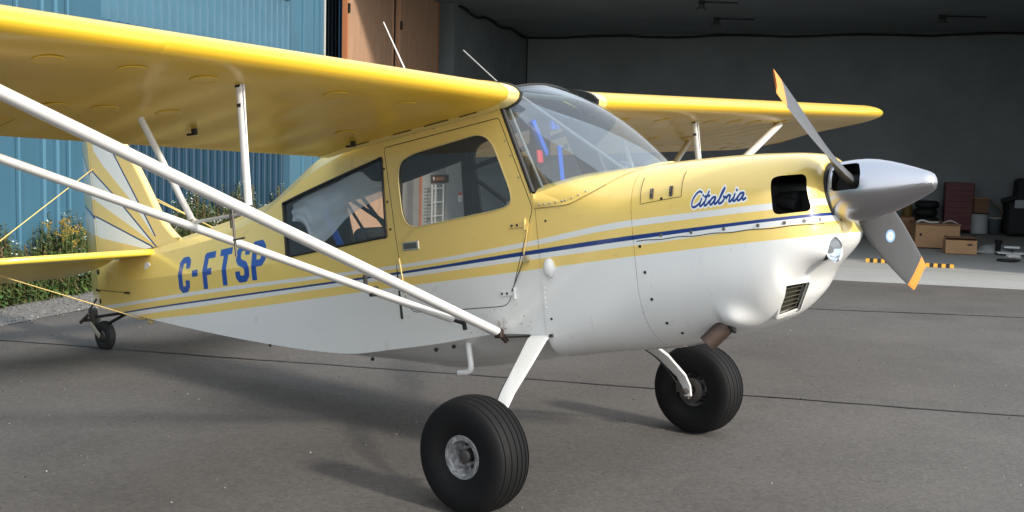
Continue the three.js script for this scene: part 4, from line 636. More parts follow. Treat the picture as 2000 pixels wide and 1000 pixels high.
// door fittings
{ const zb = (x, h) => sideZ(x, h);
  const hd = part('door_handle', rbox(0.13, 0.052, 0.012, 0.02, -0.955, 1.012, zb(-0.95, 1.01) + 0.001, 3), std([0.5, 0.48, 0.42], 0.4, 0.5), door); part('handle_recess', rbox(0.108, 0.034, 0.008, 0.014, -0.955, 1.012, zb(-0.95, 1.01) + 0.005, 3), std([0.09, 0.10, 0.10], 0.5), hd);
  for (const [x, h] of [[-0.13, 1.055], [-0.245, 0.705]]) { const H = part('door_hinge', [rbox(0.10, 0.028, 0.008, 0.003, x - 0.03, h, zb(x, h) + 0.004), bar(V(x + 0.025, h - 0.03, zb(x, h) + 0.008), V(x + 0.03, h + 0.03, zb(x, h) + 0.008), 0.009)], h > 1 ? finYellow : whiteMat, door); for (const d of [-0.06, -0.025]) { const g = new THREE.SphereGeometry(0.007, 8, 6); g.translate(x + d, h, zb(x, h) + 0.008); part('screw', g, darkMat, door); } }
  part('door_rod', bar(V(-0.075, 1.06, zb(-0.07, 1.06) + 0.012), V(-0.125, 0.90, zb(-0.12, 0.9) + 0.014), 0.0032), finYellow, door);
  part('door_rod', bar(V(-0.125, 0.88, zb(-0.12, 0.9) + 0.014), V(-0.235, 0.715, zb(-0.2, 0.72) + 0.01), 0.0028), dullSteel, door);
  part('rod_knob', (() => { const g = new THREE.CylinderGeometry(0.018, 0.018, 0.02, 16); g.rotateX(Math.PI / 2); g.translate(-0.115, 0.875, zb(-0.1, 0.88) + 0.012); return g; })(), std([0.5, 0.42, 0.25], 0.4, 0.4), door);
  part('door_edge_strip', bar(V(-1.062, 0.95, zb(-1.06, 0.95) + 0.002), V(-1.042, 0.74, zb(-1.04, 0.74) + 0.002), 0.005), std([0.8, 0.62, 0.25], 0.3), door);
  for (const [x, h] of [[-1.118, 1.47], [-1.115, 1.28], [-1.11, 1.12]]) { const g = new THREE.SphereGeometry(0.007, 8, 6); g.translate(x, h, zb(x, h) + 0.001); part('rivet', g, darkMat, fuselage); }
  for (const [x, h] of [[-0.16, 1.42], [-0.12, 1.30], [-0.19, 1.5]]) { const g = new THREE.SphereGeometry(0.005, 8, 6); g.translate(x, h, zb(x, h) + 0.002); part('rivet', g, steelMat, fuselage); }
  for (const [x, h] of [[-1.4, 0.37], [-0.86, 0.415], [-0.72, 0.43]]) { const g = new THREE.SphereGeometry(0.012, 8, 6); g.translate(x, h, bW(x) * 0.92); part('drain_grommet', g, darkMat, fuselage); }
  part('belly_probe', bar(V(-2.5, 0.485, 0.2), V(-2.5, 0.455, 0.2), 0.008), darkMat, fuselage);
  part('round_patch', (() => { const g = new THREE.CylinderGeometry(0.037, 0.037, 0.003, 24); g.rotateX(Math.PI / 2); g.translate(-4.03, 1.09, sideZ(-4.03, 1.09) + 0.001); return g; })(), whiteMat, fuselage);
  part('inspection_cover', (() => { const g = new THREE.CylinderGeometry(0.06, 0.06, 0.003, 28); g.rotateX(Math.PI / 2); g.scale(0.8, 1, 1); g.translate(-4.66, 1.03, sideZ(-4.66, 1.03) + 0.002); return g; })(), finYellow, fuselage);
}

// ---- translucent sheets added inside the glass to stand in for sky reflections
{ const mk = (label, geo, mat = glareFilm) => { const t = thing('reflection_sheet', label, 'reflection sheet', [0, 0.272, 0]); t.rotation.z = 0.1502; part('film', geo, mat, t); };
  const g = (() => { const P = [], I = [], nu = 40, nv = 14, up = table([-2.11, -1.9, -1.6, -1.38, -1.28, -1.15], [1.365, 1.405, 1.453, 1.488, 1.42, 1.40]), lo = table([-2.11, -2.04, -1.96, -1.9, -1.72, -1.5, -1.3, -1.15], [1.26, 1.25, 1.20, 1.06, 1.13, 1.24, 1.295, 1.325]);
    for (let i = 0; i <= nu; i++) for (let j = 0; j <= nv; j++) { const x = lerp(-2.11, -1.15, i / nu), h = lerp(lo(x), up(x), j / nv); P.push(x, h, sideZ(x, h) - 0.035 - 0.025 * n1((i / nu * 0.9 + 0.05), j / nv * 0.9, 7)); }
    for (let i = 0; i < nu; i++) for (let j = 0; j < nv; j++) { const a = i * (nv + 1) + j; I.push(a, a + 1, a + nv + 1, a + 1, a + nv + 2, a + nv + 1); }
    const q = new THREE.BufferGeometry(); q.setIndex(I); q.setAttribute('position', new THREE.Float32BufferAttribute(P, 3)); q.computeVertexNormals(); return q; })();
  mk('pale translucent sheet added behind the rear cabin window as its sky reflection', g);
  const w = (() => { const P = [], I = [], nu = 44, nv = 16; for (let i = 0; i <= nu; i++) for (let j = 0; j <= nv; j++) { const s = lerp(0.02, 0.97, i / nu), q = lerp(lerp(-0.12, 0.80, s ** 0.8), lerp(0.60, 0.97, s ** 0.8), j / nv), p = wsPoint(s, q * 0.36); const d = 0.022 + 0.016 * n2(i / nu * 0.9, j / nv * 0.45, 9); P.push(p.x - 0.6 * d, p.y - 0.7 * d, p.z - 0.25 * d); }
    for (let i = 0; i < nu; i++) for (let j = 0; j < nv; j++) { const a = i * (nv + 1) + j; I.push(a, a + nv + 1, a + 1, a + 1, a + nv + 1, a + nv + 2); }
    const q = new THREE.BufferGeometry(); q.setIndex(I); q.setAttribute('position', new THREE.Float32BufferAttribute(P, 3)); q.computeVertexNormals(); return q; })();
  mk('creased translucent sheet added under the right half of the windshield as its bright reflection', w, phys([0.80, 0.85, 0.92], { roughness: 0.05, transmission: 0.89, thickness: 0, ior: 1.4 }));
}
// ---- wings
function mirrorZ(g) { g.applyMatrix4(new THREE.Matrix4().makeScale(1, 1, -1)); if (g.index) { const I = g.index.array; for (let i = 0; i < I.length; i += 3) { const t = I[i]; I[i] = I[i + 1]; I[i + 1] = t; } } return g; }
const leX = (z) => -0.074 - 0.033 * (z - 0.363) / 4.62, leH = (z) => 1.728 + 0.0355 * (z - 0.363), teX = (z) => leX(z) - 1.497, teH = (z) => 1.599 + 0.0355 * (z - 0.42) ;
function foil(t, up) { const m = 0.04, p = 0.4, T = 0.125, yt = 5 * T * (0.2969 * Math.sqrt(t) - 0.126 * t - 0.3516 * t * t + 0.2843 * t ** 3 - 0.1036 * t ** 4), yc = t < p ? m / p ** 2 * (2 * p * t - t * t) : m / (1 - p) ** 2 * (1 - 2 * p + 2 * p * t - t * t); return yc + (up ? yt : -yt); }
function wingPt(t, up, z, grow_ = 0) { // tip washed round
  const k = z > 4.78 ? Math.min(1, (z - 4.78) / 0.34) : 0, f = Math.sqrt(Math.max(0.0004, 1 - k * k)), cx_ = (leX(z) * 0.62 + teX(z) * 0.38), ch_ = 1.503, lx = leX(z), lh = leH(z), tx = teX(z), th_ = teH(z);
  let tt = t, y = foil(t, up) * ch_ + (up ? grow_ : -grow_);
  let x = lerp(lx, tx, tt), h = lerp(lh, th_, tt) + y * 0.996; x -= y * 0.0859;
  const mid = lerp(lh, th_, tt) + 0.02; h = mid + (h - mid) * (0.12 + 0.88 * f); x = cx_ + (x - cx_) * (0.55 + 0.45 * f); if (t < 0.001) x += grow_;
  const sag = t > 0.14 && t < 0.96 ? 0.007 * Math.sin((z - 0.42) / 0.325 * Math.PI) ** 2 * Math.min(1, (t - 0.14) * 6) : 0; h += (up ? -sag : sag) * (1 - k);
  return V(x, h, z);
}
const tq = (n) => { const L = []; for (let i = 0; i <= n; i++) L.push((1 - Math.cos(i / n * Math.PI)) / 2 * 0.999); return L; };
function wingRing(z, t0, t1, s, grow_) { const T = tq(26).map((t) => lerp(t0, t1, t)), r = []; for (let i = T.length - 1; i >= 0; i--) r.push(wingPt(T[i], true, z, grow_)); for (let i = t0 > 0 ? 0 : 1; i < T.length; i++) r.push(wingPt(T[i], false, z, grow_)); return r.map((p) => V(p.x, p.y, p.z * s)); }
const AZ0 = 2.42, AZ1 = 4.5, AT = 0.79;
function wingLoft(z0, z1, n, t0, t1, s, g = 0) { const r = []; for (let i = 0; i <= n; i++) r.push(wingRing(lerp(z0, z1, i / n), t0, t1, s, g)); return toCreasedNormals(outward(loft(r)), 0.6); }
for (const s of [1, -1]) {
  const geo = [wingLoft(0.44, AZ0, 66, 0, 1, s), wingLoft(AZ0, AZ1, 66, 0, AT, s), wingLoft(AZ1, 4.78, 8, 0, 1, s), wingLoft(4.78, 5.118, 12, 0, 1, s)];
  const w = part('wing', geo, wingMat, plane);
  part('aileron', wingLoft(AZ0 + 0.008, AZ1 - 0.008, 50, AT + 0.008, 1, s), wingMat, plane);
  part('wing_root_fairing', wingLoft(0.358, 0.447, 3, 0, 1, s, 0.004), cuffMat, plane);
  part('root_seal', wingLoft(0.336, 0.358, 1, 0, 0.42, s, 0.010), rubberMat, plane);
  const under = (x, z) => { const t = (leX(z) - x) / 1.497, e = 0.01, p = wingPt(t, false, z), a = wingPt(t + e, false, z), n = V().crossVectors(a.sub(p), V(0, 0.0355, 1)).normalize(); if (n.y > 0) n.negate(); return [p, n]; };
  for (const [x, z] of [[-0.32, 2.76], [-0.314, 2.43], [-0.327, 2.10], [-0.971, 2.39], [-0.96, 2.17], [-0.936, 1.87], [-0.305, 1.41], [-0.324, 0.95], [-0.98, 0.75], [-0.32, 3.2], [-0.97, 2.9]]) {
    const [p, n] = under(x, z), g = lathe([[0, 0.0022], [0.049, 0.0022], [0.051, 0.0034], [0.056, 0.0034], [0.058, 0.0]], 28); g.applyQuaternion(new THREE.Quaternion().setFromUnitVectors(V(0, 1, 0), n)); g.translate(p.x, p.y - 0.001, p.z); if (s < 0) mirrorZ(g); part('inspection_ring', g, wingMat, w); }
  for (const [x, z] of [[-1.197, 1.554], [-1.174, 0.521]]) { const [p] = under(x, z); part('hinge_bracket', [rbox(0.03, 0.035, 0.02, 0.004, p.x, p.y - 0.012, p.z * s), bar(V(p.x - 0.02, p.y - 0.024, p.z * s), V(p.x - 0.06, p.y - 0.02, p.z * s), 0.006)], darkMat, w); }
  for (const [x0, x1] of [[-0.30, -0.42], [-0.50, -0.68], [-0.78, -0.92], [-1.12, -1.22]]) { const [p] = under(x0, 0.45), [q_] = under(x1, 0.45); part('root_gap', bar(V(p.x, p.y - 0.002, 0.449 * s), V(q_.x, q_.y - 0.002, 0.449 * s), 0.003, 0.004, 6), seamMat, w); }
  // lift struts and jury struts
  const fa = V(-0.35, 0.497, 0.364 * s), fb = V(-0.339, 1.745, 3.215 * s), ra = V(-0.435, 0.572, 0.548 * s), rb = V(-1.14, 1.725, 3.2 * s);
  const q = (a, b, t) => a.clone().lerp(b, t);
  const FS = part('lift_strut', bar(q(fa, fb, 0.012), fb, 0.036, 0.024, 20), whiteMat, plane); part('strut_fork', [rbox(0.05, 0.05, 0.03, 0.008, fa.x, fa.y, fa.z + 0.006 * s), bar(fa, V(fa.x + 0.02, fa.y - 0.05, fa.z - 0.03 * s), 0.014)], rustMat, FS);
  const RS = part('lift_strut', bar(q(ra, rb, 0.025), rb, 0.029, 0.0185, 20), whiteMat, plane); part('strut_fork', [bar(ra, q(ra, rb, 0.03), 0.010), bar(ra.clone().add(V(0, 0.02, 0)), ra.clone().add(V(0.01, -0.035, 0)), 0.012)], darkMat, RS);
  part('strut_clamp', [rbox(0.03, 0.05, 0.05, 0.008, ...q(ra, rb, 0.185).toArray()), bar(q(ra, rb, 0.2), q(ra, rb, 0.2).add(V(0.0, 0.07, 0.0)), 0.011)], darkMat, RS);
  const j = 0.545, jf = q(fa, fb, j).add(V(0, 0.03, 0)), jt = V(-0.345, 1.715, 1.908 * s), k = q(ra, rb, 0.505).add(V(0, 0.022, 0)), kt = V(-0.985, 1.67, 1.98 * s);
  const J1 = part('jury_strut', bar(jt, jf, 0.021, 0.013, 12), whiteMat, plane); part('end_fitting', [rbox(0.03, 0.03, 0.03, 0.005, ...jt.clone().add(V(0, 0.005, 0)).toArray()), rbox(0.026, 0.02, 0.026, 0.004, ...q(jt, jf, 0.17).toArray())], darkMat, J1); part('cable', tube([jt.clone().add(V(0.03, 0, 0)), q(jt, jf, 0.3).add(V(0.025, 0, 0)), q(jt, jf, 0.7).add(V(0.02, 0, 0))], 0.004, 12, 5), whiteMat, J1);
  const J2 = part('jury_strut', bar(kt, k, 0.019, 0.013, 12), whiteMat, plane); part('end_fitting', rbox(0.03, 0.03, 0.03, 0.005, ...k.toArray()), primer, J2);
  part('jury_link', bar(k, jf.clone().add(V(0, -0.03, 0)), 0.008), whiteMat, plane);
  if (s > 0) { const b0 = q(fa, fb, 0.575); part('pitot_mast', [bar(b0, b0.clone().add(V(0, -0.22, 0.0)), 0.005), bar(b0.clone().add(V(-0.018, 0, 0)), b0.clone().add(V(-0.016, -0.1, 0)), 0.004), bar(b0.clone().add(V(-0.01, -0.15, 0)), b0.clone().add(V(0.07, -0.147, 0)), 0.004)], dullSteel, plane); }
}
part('antenna', bar(V(-1.083, 1.80, 0), V(-1.362, 2.413, 0), 0.007, 0.007, 8, V(1, 0, 0), 0.5), std([0.68, 0.67, 0.66], 0.4), plane);
part('antenna', bar(V(-0.45, 1.84, 0), V(-0.735, 2.116, 0), 0.0035), std([0.32, 0.32, 0.32], 0.4), plane);
part('drain_pipe', tube([V(-0.635, 0.55, 0.30), V(-0.635, 0.40, 0.30), V(-0.635, 0.305, 0.30), V(-0.655, 0.286, 0.30), V(-0.725, 0.28, 0.30)], 0.017, 24, 10), whiteMat, plane);

// ---- landing gear
for (const s of [1, -1]) {
  const path = [[-0.085, 0.482, 0.30, 0.135], [-0.085, 0.478, 0.34, 0.132], [-0.083, 0.455, 0.39, 0.128], [-0.06, 0.36, 0.53, 0.108], [-0.03, 0.235, 0.72, 0.084], [-0.01, 0.10, 0.87, 0.066], [0.0, 0.03, 0.905, 0.056], [0.0, -0.03, 0.91, 0.05]];
  const rings = path.map(([x, h, z, w], i) => { const a = path[Math.max(0, i - 1)], b = path[Math.min(path.length - 1, i + 1)], d = V(0, b[1] - a[1], b[2] - a[2]).normalize(), n = V(0, d.z, -d.y), t = 0.009; const P = []; for (const [e, f] of [[-1, 0], [-0.92, 0.9], [-0.7, 1], [0.7, 1], [0.92, 0.9], [1, 0], [0.92, -0.9], [0.7, -1], [-0.7, -1], [-0.92, -0.9]]) P.push(V(x + e * w / 2, h, z).addScaledVector(n, f * t)); return P.map((p) => V(p.x, p.y, p.z * s)); });
  const L = part('gear_leg', toCreasedNormals(outward(loft(rings)), 0.5), whiteMat, plane);
  part('clamp', [rbox(0.02, 0.016, 0.04, 0.004, -0.005, 0.474, 0.355 * s), rbox(0.16, 0.008, 0.02, 0.003, -0.24, 0.474, 0.352 * s)], darkMat, L);
  part('brake_line', tube([V(-0.14, 0.42, 0.40 * s), V(-0.115, 0.34, 0.54 * s), V(-0.078, 0.22, 0.73 * s), V(-0.05, 0.05, 0.88 * s)], 0.005, 24, 6), darkMat, L);
  part('line_clip', bar(V(-0.112, 0.333, (0.562) * s), V(-0.03, 0.333, (0.566) * s), 0.003, 0.004), dullSteel, L);
  // wheel
  const wz = 1.039 * s, turn = (g) => { g.rotateX(Math.PI / 2 * s); g.translate(0, 0.0, wz); return g; };
  const half = [[0.100, 0.072], [0.106, 0.084], [0.13, 0.098], [0.165, 0.107], [0.2, 0.109], [0.228, 0.106], [0.244, 0.100]], tr = [[0.2525, 0.094], [0.2555, 0.089]];
  const prof = [...half, ...tr]; for (const [a, b] of [[0.083, 0.079], [0.051, 0.047], [0.018, 0.014], [-0.014, -0.018], [-0.047, -0.051], [-0.079, -0.083]]) { const R0 = 0.2745 - 2.4 * (a * a); prof.push([R0, a + 0.0015], [R0 - 0.009, a], [R0 - 0.009, b], [R0, b - 0.0015]); }
  prof.push(...tr.slice().reverse().map(([r, y]) => [r, -y]), ...half.slice().reverse().map(([r, y]) => [r, -y]));
  const tyreG = toCreasedNormals(lathe(prof, 96).toNonIndexed(), 0.5); // flattened where it meets the ground
  const wheel = part('main_wheel', turn(lathe([[0.0, 0.05], [0.03, 0.05], [0.032, 0.066], [0.0, 0.066]], 24)), dullSteel, plane);
  turn(tyreG); { const P = tyreG.attributes.position; for (let i = 0; i < P.count; i++) { const y = P.getY(i); if (y < -0.25) { const k = (-0.25 - y) / 0.026; P.setY(i, -0.25 - 0.0195 * Math.min(1.02, k)); P.setZ(i, wz + (P.getZ(i) - wz) * (1 + 0.05 * k)); } } }
  part('tyre', tyreG, phys([0.0065, 0.0065, 0.007], { roughness: 0.7, specularIntensity: 0.45 }), wheel);
  const rimTex = texture(128, (x, y) => { const b = 0.16 + 0.26 * n1(x, y, 24) * n2(x, y, 60) * 2; return toS([b, b, b * 1.02]); });
  part('rim', turn(toCreasedNormals(lathe([[0.101, -0.07], [0.097, -0.06], [0.09, 0.0], [0.088, 0.052], [0.094, 0.074], [0.103, 0.083], [0.1, 0.086], [0.078, 0.082], [0.074, 0.074], [0.070, 0.045], [0.058, 0.02], [0.04, 0.012], [0.03, 0.012], [0.03, 0.02], [0, 0.02]], 48).toNonIndexed(), 0.6)), std([1, 1, 1], 0.55, 0.45, { map: rimTex }), wheel);
  for (let i = 0; i < 6; i++) { const a = i * Math.PI / 3 + 0.3, g = new THREE.CylinderGeometry(0.007, 0.007, 0.02, 8); g.translate(0.052 * Math.cos(a), 0.024, 0.052 * Math.sin(a)); part('rim_bolt', turn(g), darkMat, wheel); }
  part('hub_cap', turn(lathe([[0.0, 0.052], [0.022, 0.05], [0.03, 0.04], [0.032, 0.012], [0, 0.012]], 20)), darkMat, wheel);
  part('brake', [turn(rbox(0.09, 0.03, 0.07, 0.008, -0.05, -0.095, 0.02)), turn(lathe([[0.03, -0.088], [0.075, -0.088], [0.075, -0.08], [0.03, -0.08]], 28)), turn(rbox(0.05, 0.05, 0.05, 0.01, -0.02, -0.11, -0.03))], dullSteel, wheel);
  part('axle', bar(V(0, 0, 0.85 * s), V(0, 0, wz), 0.018), dullSteel, plane);
}

// ---- tail
const tailPaint = (x0, x1, h0, h1, polys, lines, seed) => canvasTex(512, 700, (c, w, h) => { const X = (x) => (x - x0) / (x1 - x0) * w, Y = (y) => (1 - (y - h0) / (h1 - h0)) * h; c.fillStyle = '#ebcd80'; c.fillRect(0, 0, w, h); c.fillStyle = '#ececea'; for (const p of polys) { c.beginPath(); p.forEach(([x, y]) => c.lineTo(X(x), Y(y))); c.fill(); } c.strokeStyle = C_B; c.lineCap = 'round'; c.lineJoin = 'round'; for (const p of lines) { c.lineWidth = 0.016 / (x1 - x0) * w; c.beginPath(); p.forEach(([x, y]) => c.lineTo(X(x), Y(y))); c.stroke(); } grime(c, w, h, 60, seed, '90,80,60'); });
const slab2 = (outline, th, bev) => { const g = new THREE.ExtrudeGeometry(new THREE.Shape(outline.map((p) => new THREE.Vector2(...p))), { depth: th, bevelEnabled: true, bevelThickness: bev, bevelSize: bev, bevelOffset: -bev, bevelSegments: 4, curveSegments: 8 }); g.translate(0, 0, -th / 2); return toCreasedNormals(g.index ? g.toNonIndexed() : g, 0.5); };
const projUV = (g, x0, x1, h0, h1) => { const P = g.attributes.position, uv = new Float32Array(P.count * 2); for (let i = 0; i < P.count; i++) { uv[i * 2] = (P.getX(i) - x0) / (x1 - x0); uv[i * 2 + 1] = (P.getY(i) - h0) / (h1 - h0); } g.setAttribute('uv', new THREE.BufferAttribute(uv, 2)); return g; };
{ const o = round([[-4.835, 1.19], [-3.66, 1.262], [-3.73, 1.29], [-3.86, 1.395], [-3.945, 1.51], [-4.07, 1.72], [-4.225, 1.95], [-4.40, 2.16], [-4.55, 2.24], [-4.835, 2.27]], [0, 0.01, 0.05, 0.1, 0.1, 0.1, 0.1, 0.12, 0.1, 0.02], 5);
  const t = tailPaint(-4.85, -3.6, 1.15, 2.3, [
    [[-4.80, 2.27], [-4.62, 2.27], [-4.482, 2.037], [-4.161, 1.576], [-3.99, 1.321], [-4.006, 1.323], [-4.297, 1.643], [-4.628, 1.937], [-4.754, 2.074]],
    [[-4.84, 1.955], [-4.767, 1.885], [-4.514, 1.687], [-3.986, 1.241], [-4.283, 1.41], [-4.759, 1.659], [-4.84, 1.71]],
    [[-4.84, 1.56], [-4.762, 1.529], [-4.068, 1.252], [-4.008, 1.205], [-4.761, 1.369], [-4.84, 1.40]]],
    [[[-4.62, 2.27], [-4.482, 2.037], [-4.161, 1.576], [-3.99, 1.321]], [[-4.84, 1.955], [-4.767, 1.89], [-4.513, 1.692], [-4.058, 1.30], [-3.99, 1.24]], [[-4.84, 1.56], [-4.762, 1.532], [-4.068, 1.255], [-4.01, 1.22]]], 5);
  const f = part('fin', projUV(slab2(o, 0.012, 0.026), -4.85, -3.6, 1.15, 2.3), phys([1, 1, 1], { ...GLOSS, map: t }), plane);
  const ro = round([[0, 0.815], [0.0, 2.28], [0.22, 2.27], [0.37, 2.18], [0.44, 2.0], [0.52, 1.80], [0.585, 1.6], [0.61, 1.4], [0.575, 1.1], [0.50, 0.86], [0.3, 0.80]], [0.01, 0.02, 0.1, 0.1, 0.1, 0.1, 0.1, 0.1, 0.1, 0.08, 0.1], 4).map(([a, b]) => [-a, b]);
  const rt = tailPaint(-0.66, 0.01, 0.78, 2.3, [[[0, 1.935], [-0.07, 1.90], [-0.5, 2.20], [-0.7, 2.25], [-0.7, 1.85], [-0.35, 1.80], [0.0, 1.69]], [[0, 1.555], [-0.60, 1.71], [-0.7, 1.72], [-0.7, 1.49], [0, 1.40]]], [[[0.0, 1.93], [-0.07, 1.906], [-0.40, 2.14], [-0.5, 2.2]], [[0.0, 1.55], [-0.6, 1.706]]], 6);
  const rud = projUV(slab2(ro, 0.01, 0.016), -0.66, 0.01, 0.78, 2.3); rud.rotateY(0); { const m = new THREE.Matrix4().makeRotationY(-THREE.MathUtils.degToRad(23)); rud.applyMatrix4(m); rud.translate(-4.852, 0, 0); }
  const rr = part('rudder', rud, phys([1, 1, 1], { ...GLOSS, map: rt }), plane);
  part('hinge_rod', bar(V(-4.846, 0.82, 0.012), V(-4.846, 2.24, 0.012), 0.006), finYellow, rr);
  for (const h of [0.86, 1.10]) part('hinge', rbox(0.03, 0.04, 0.03, 0.006, -4.855, h, 0.02), darkMat, rr);
  part('control_horn', [bar(V(-4.9, 0.945, 0.01), V(-4.78, 0.955, 0.10), 0.008), bar(V(-4.78, 0.955, 0.10), V(-4.32, 0.905, 0.10), 0.0025), bar(V(-4.37, 0.909, 0.1), V(-4.31, 0.904, 0.1), 0.008)], darkMat, rr);
}
for (const s of [1, -1]) {
  // tailplane: plan outlines in x,z
  const flat = (o, th, bev) => { const g = slab2(o, th, bev); g.rotateX(Math.PI / 2); return g; };
  const st = flat(round([[-4.01, 0.02], [-3.985, 0.1], [-4.05, 0.8], [-4.16, 1.25], [-4.33, 1.5], [-4.52, 1.52], [-4.52, 0.02]], [0.01, 0.03, 0.3, 0.2, 0.12, 0.03, 0], 6), 0.006, 0.022); st.translate(0, 1.198, 0);
  const el = flat(round([[0, 0.06], [0, 1.53], [-0.2, 1.53], [-0.36, 1.40], [-0.42, 0.9], [-0.42, 0.5], [-0.36, 0.22], [-0.18, 0.07]], [0.01, 0.03, 0.1, 0.12, 0.2, 0.2, 0.12, 0.08], 5), 0.004, 0.014); el.rotateZ(0.29); el.translate(-4.535, 1.196, 0);
  const yl = phys([0.74, 0.56, 0.06], GLOSS);
  for (const [g, n] of [[st, 'tailplane'], [el, 'elevator']]) { if (s < 0) { g.applyMatrix4(new THREE.Matrix4().makeScale(1, 1, -1)); const P = g.attributes.position, N = g.attributes.normal; for (let i = 0; i < P.count; i += 3) { for (const A of [P, N]) { const a = [A.getX(i), A.getY(i), A.getZ(i)]; A.setXYZ(i, A.getX(i + 1), A.getY(i + 1), A.getZ(i + 1)); A.setXYZ(i + 1, ...a); } } } part(n, g, yl, plane); }
  const w = (a, b) => part('brace_wire', bar(V(...a), V(...b), 0.0042), std([0.62, 0.46, 0.16], 0.5), plane);
  w([-4.80, 1.935, 0.03 * s], [-4.47, 1.21, 1.22 * s]); w([-4.22, 0.70, 0.08 * s], [-4.45, 1.185, 1.22 * s]);
  if (s < 0) w([-4.03, 1.60, 0.02 * s], [-4.12, 1.215, 0.95 * s]);
}
part('wire_bracket', [rbox(0.1, 0.02, 0.03, 0.005, -4.18, 0.698, 0.085), rbox(0.04, 0.03, 0.03, 0.006, -4.06, 0.67, 0.09)], std([0.6, 0.45, 0.2], 0.4, 0.4), plane);
// tail wheel
{ const a = V(-4.66, 0.745, 0), q = part('tail_spring', [bar(V(-4.45, 0.755, 0), V(-4.98, 0.735, 0), 0.03, 0.012, 10, V(0, 0, 1)), bar(V(-4.55, 0.74, 0.0), V(-4.85, 0.665, 0), 0.024, 0.010, 10, V(0, 0, 1))], darkMat, plane);
  part('steering_head', [bar(V(-4.99, 0.80, 0.03), V(-5.03, 0.66, 0.0), 0.035), rbox(0.14, 0.03, 0.09, 0.01, -5.07, 0.715, 0), bar(V(-5.16, 0.70, 0.05), V(-5.0, 0.765, 0.06), 0.014), bar(V(-5.0, 0.8, 0.05), V(-4.9, 0.88, 0.04), 0.008)], dullSteel, q);
  for (const s of [1, -1]) part('fork', bar(V(-5.02, 0.685, 0.045 * s), V(-4.885, 0.578, 0.052 * s), 0.022, 0.008, 10, V(1, 0, 0)), primer, q);
  const tw = part('tail_wheel', (() => { const g = lathe([[0, -0.035], [0.035, -0.035], [0.05, -0.02], [0.05, 0.02], [0.035, 0.035], [0, 0.035]], 24); g.rotateX(Math.PI / 2); g.translate(-4.885, 0.578, 0); return g; })(), dullSteel, plane);
  part('tyre', (() => { const g = toCreasedNormals(lathe([[0.05, -0.03], [0.07, -0.037], [0.1, -0.036], [0.117, -0.024], [0.121, -0.008], [0.121, 0.008], [0.117, 0.024], [0.1, 0.036], [0.07, 0.037], [0.05, 0.03]], 48).toNonIndexed(), 0.6); g.rotateX(Math.PI / 2); g.translate(-4.885, 0.578, 0); return g; })(), std([0.014, 0.014, 0.015], 0.7), tw);
}

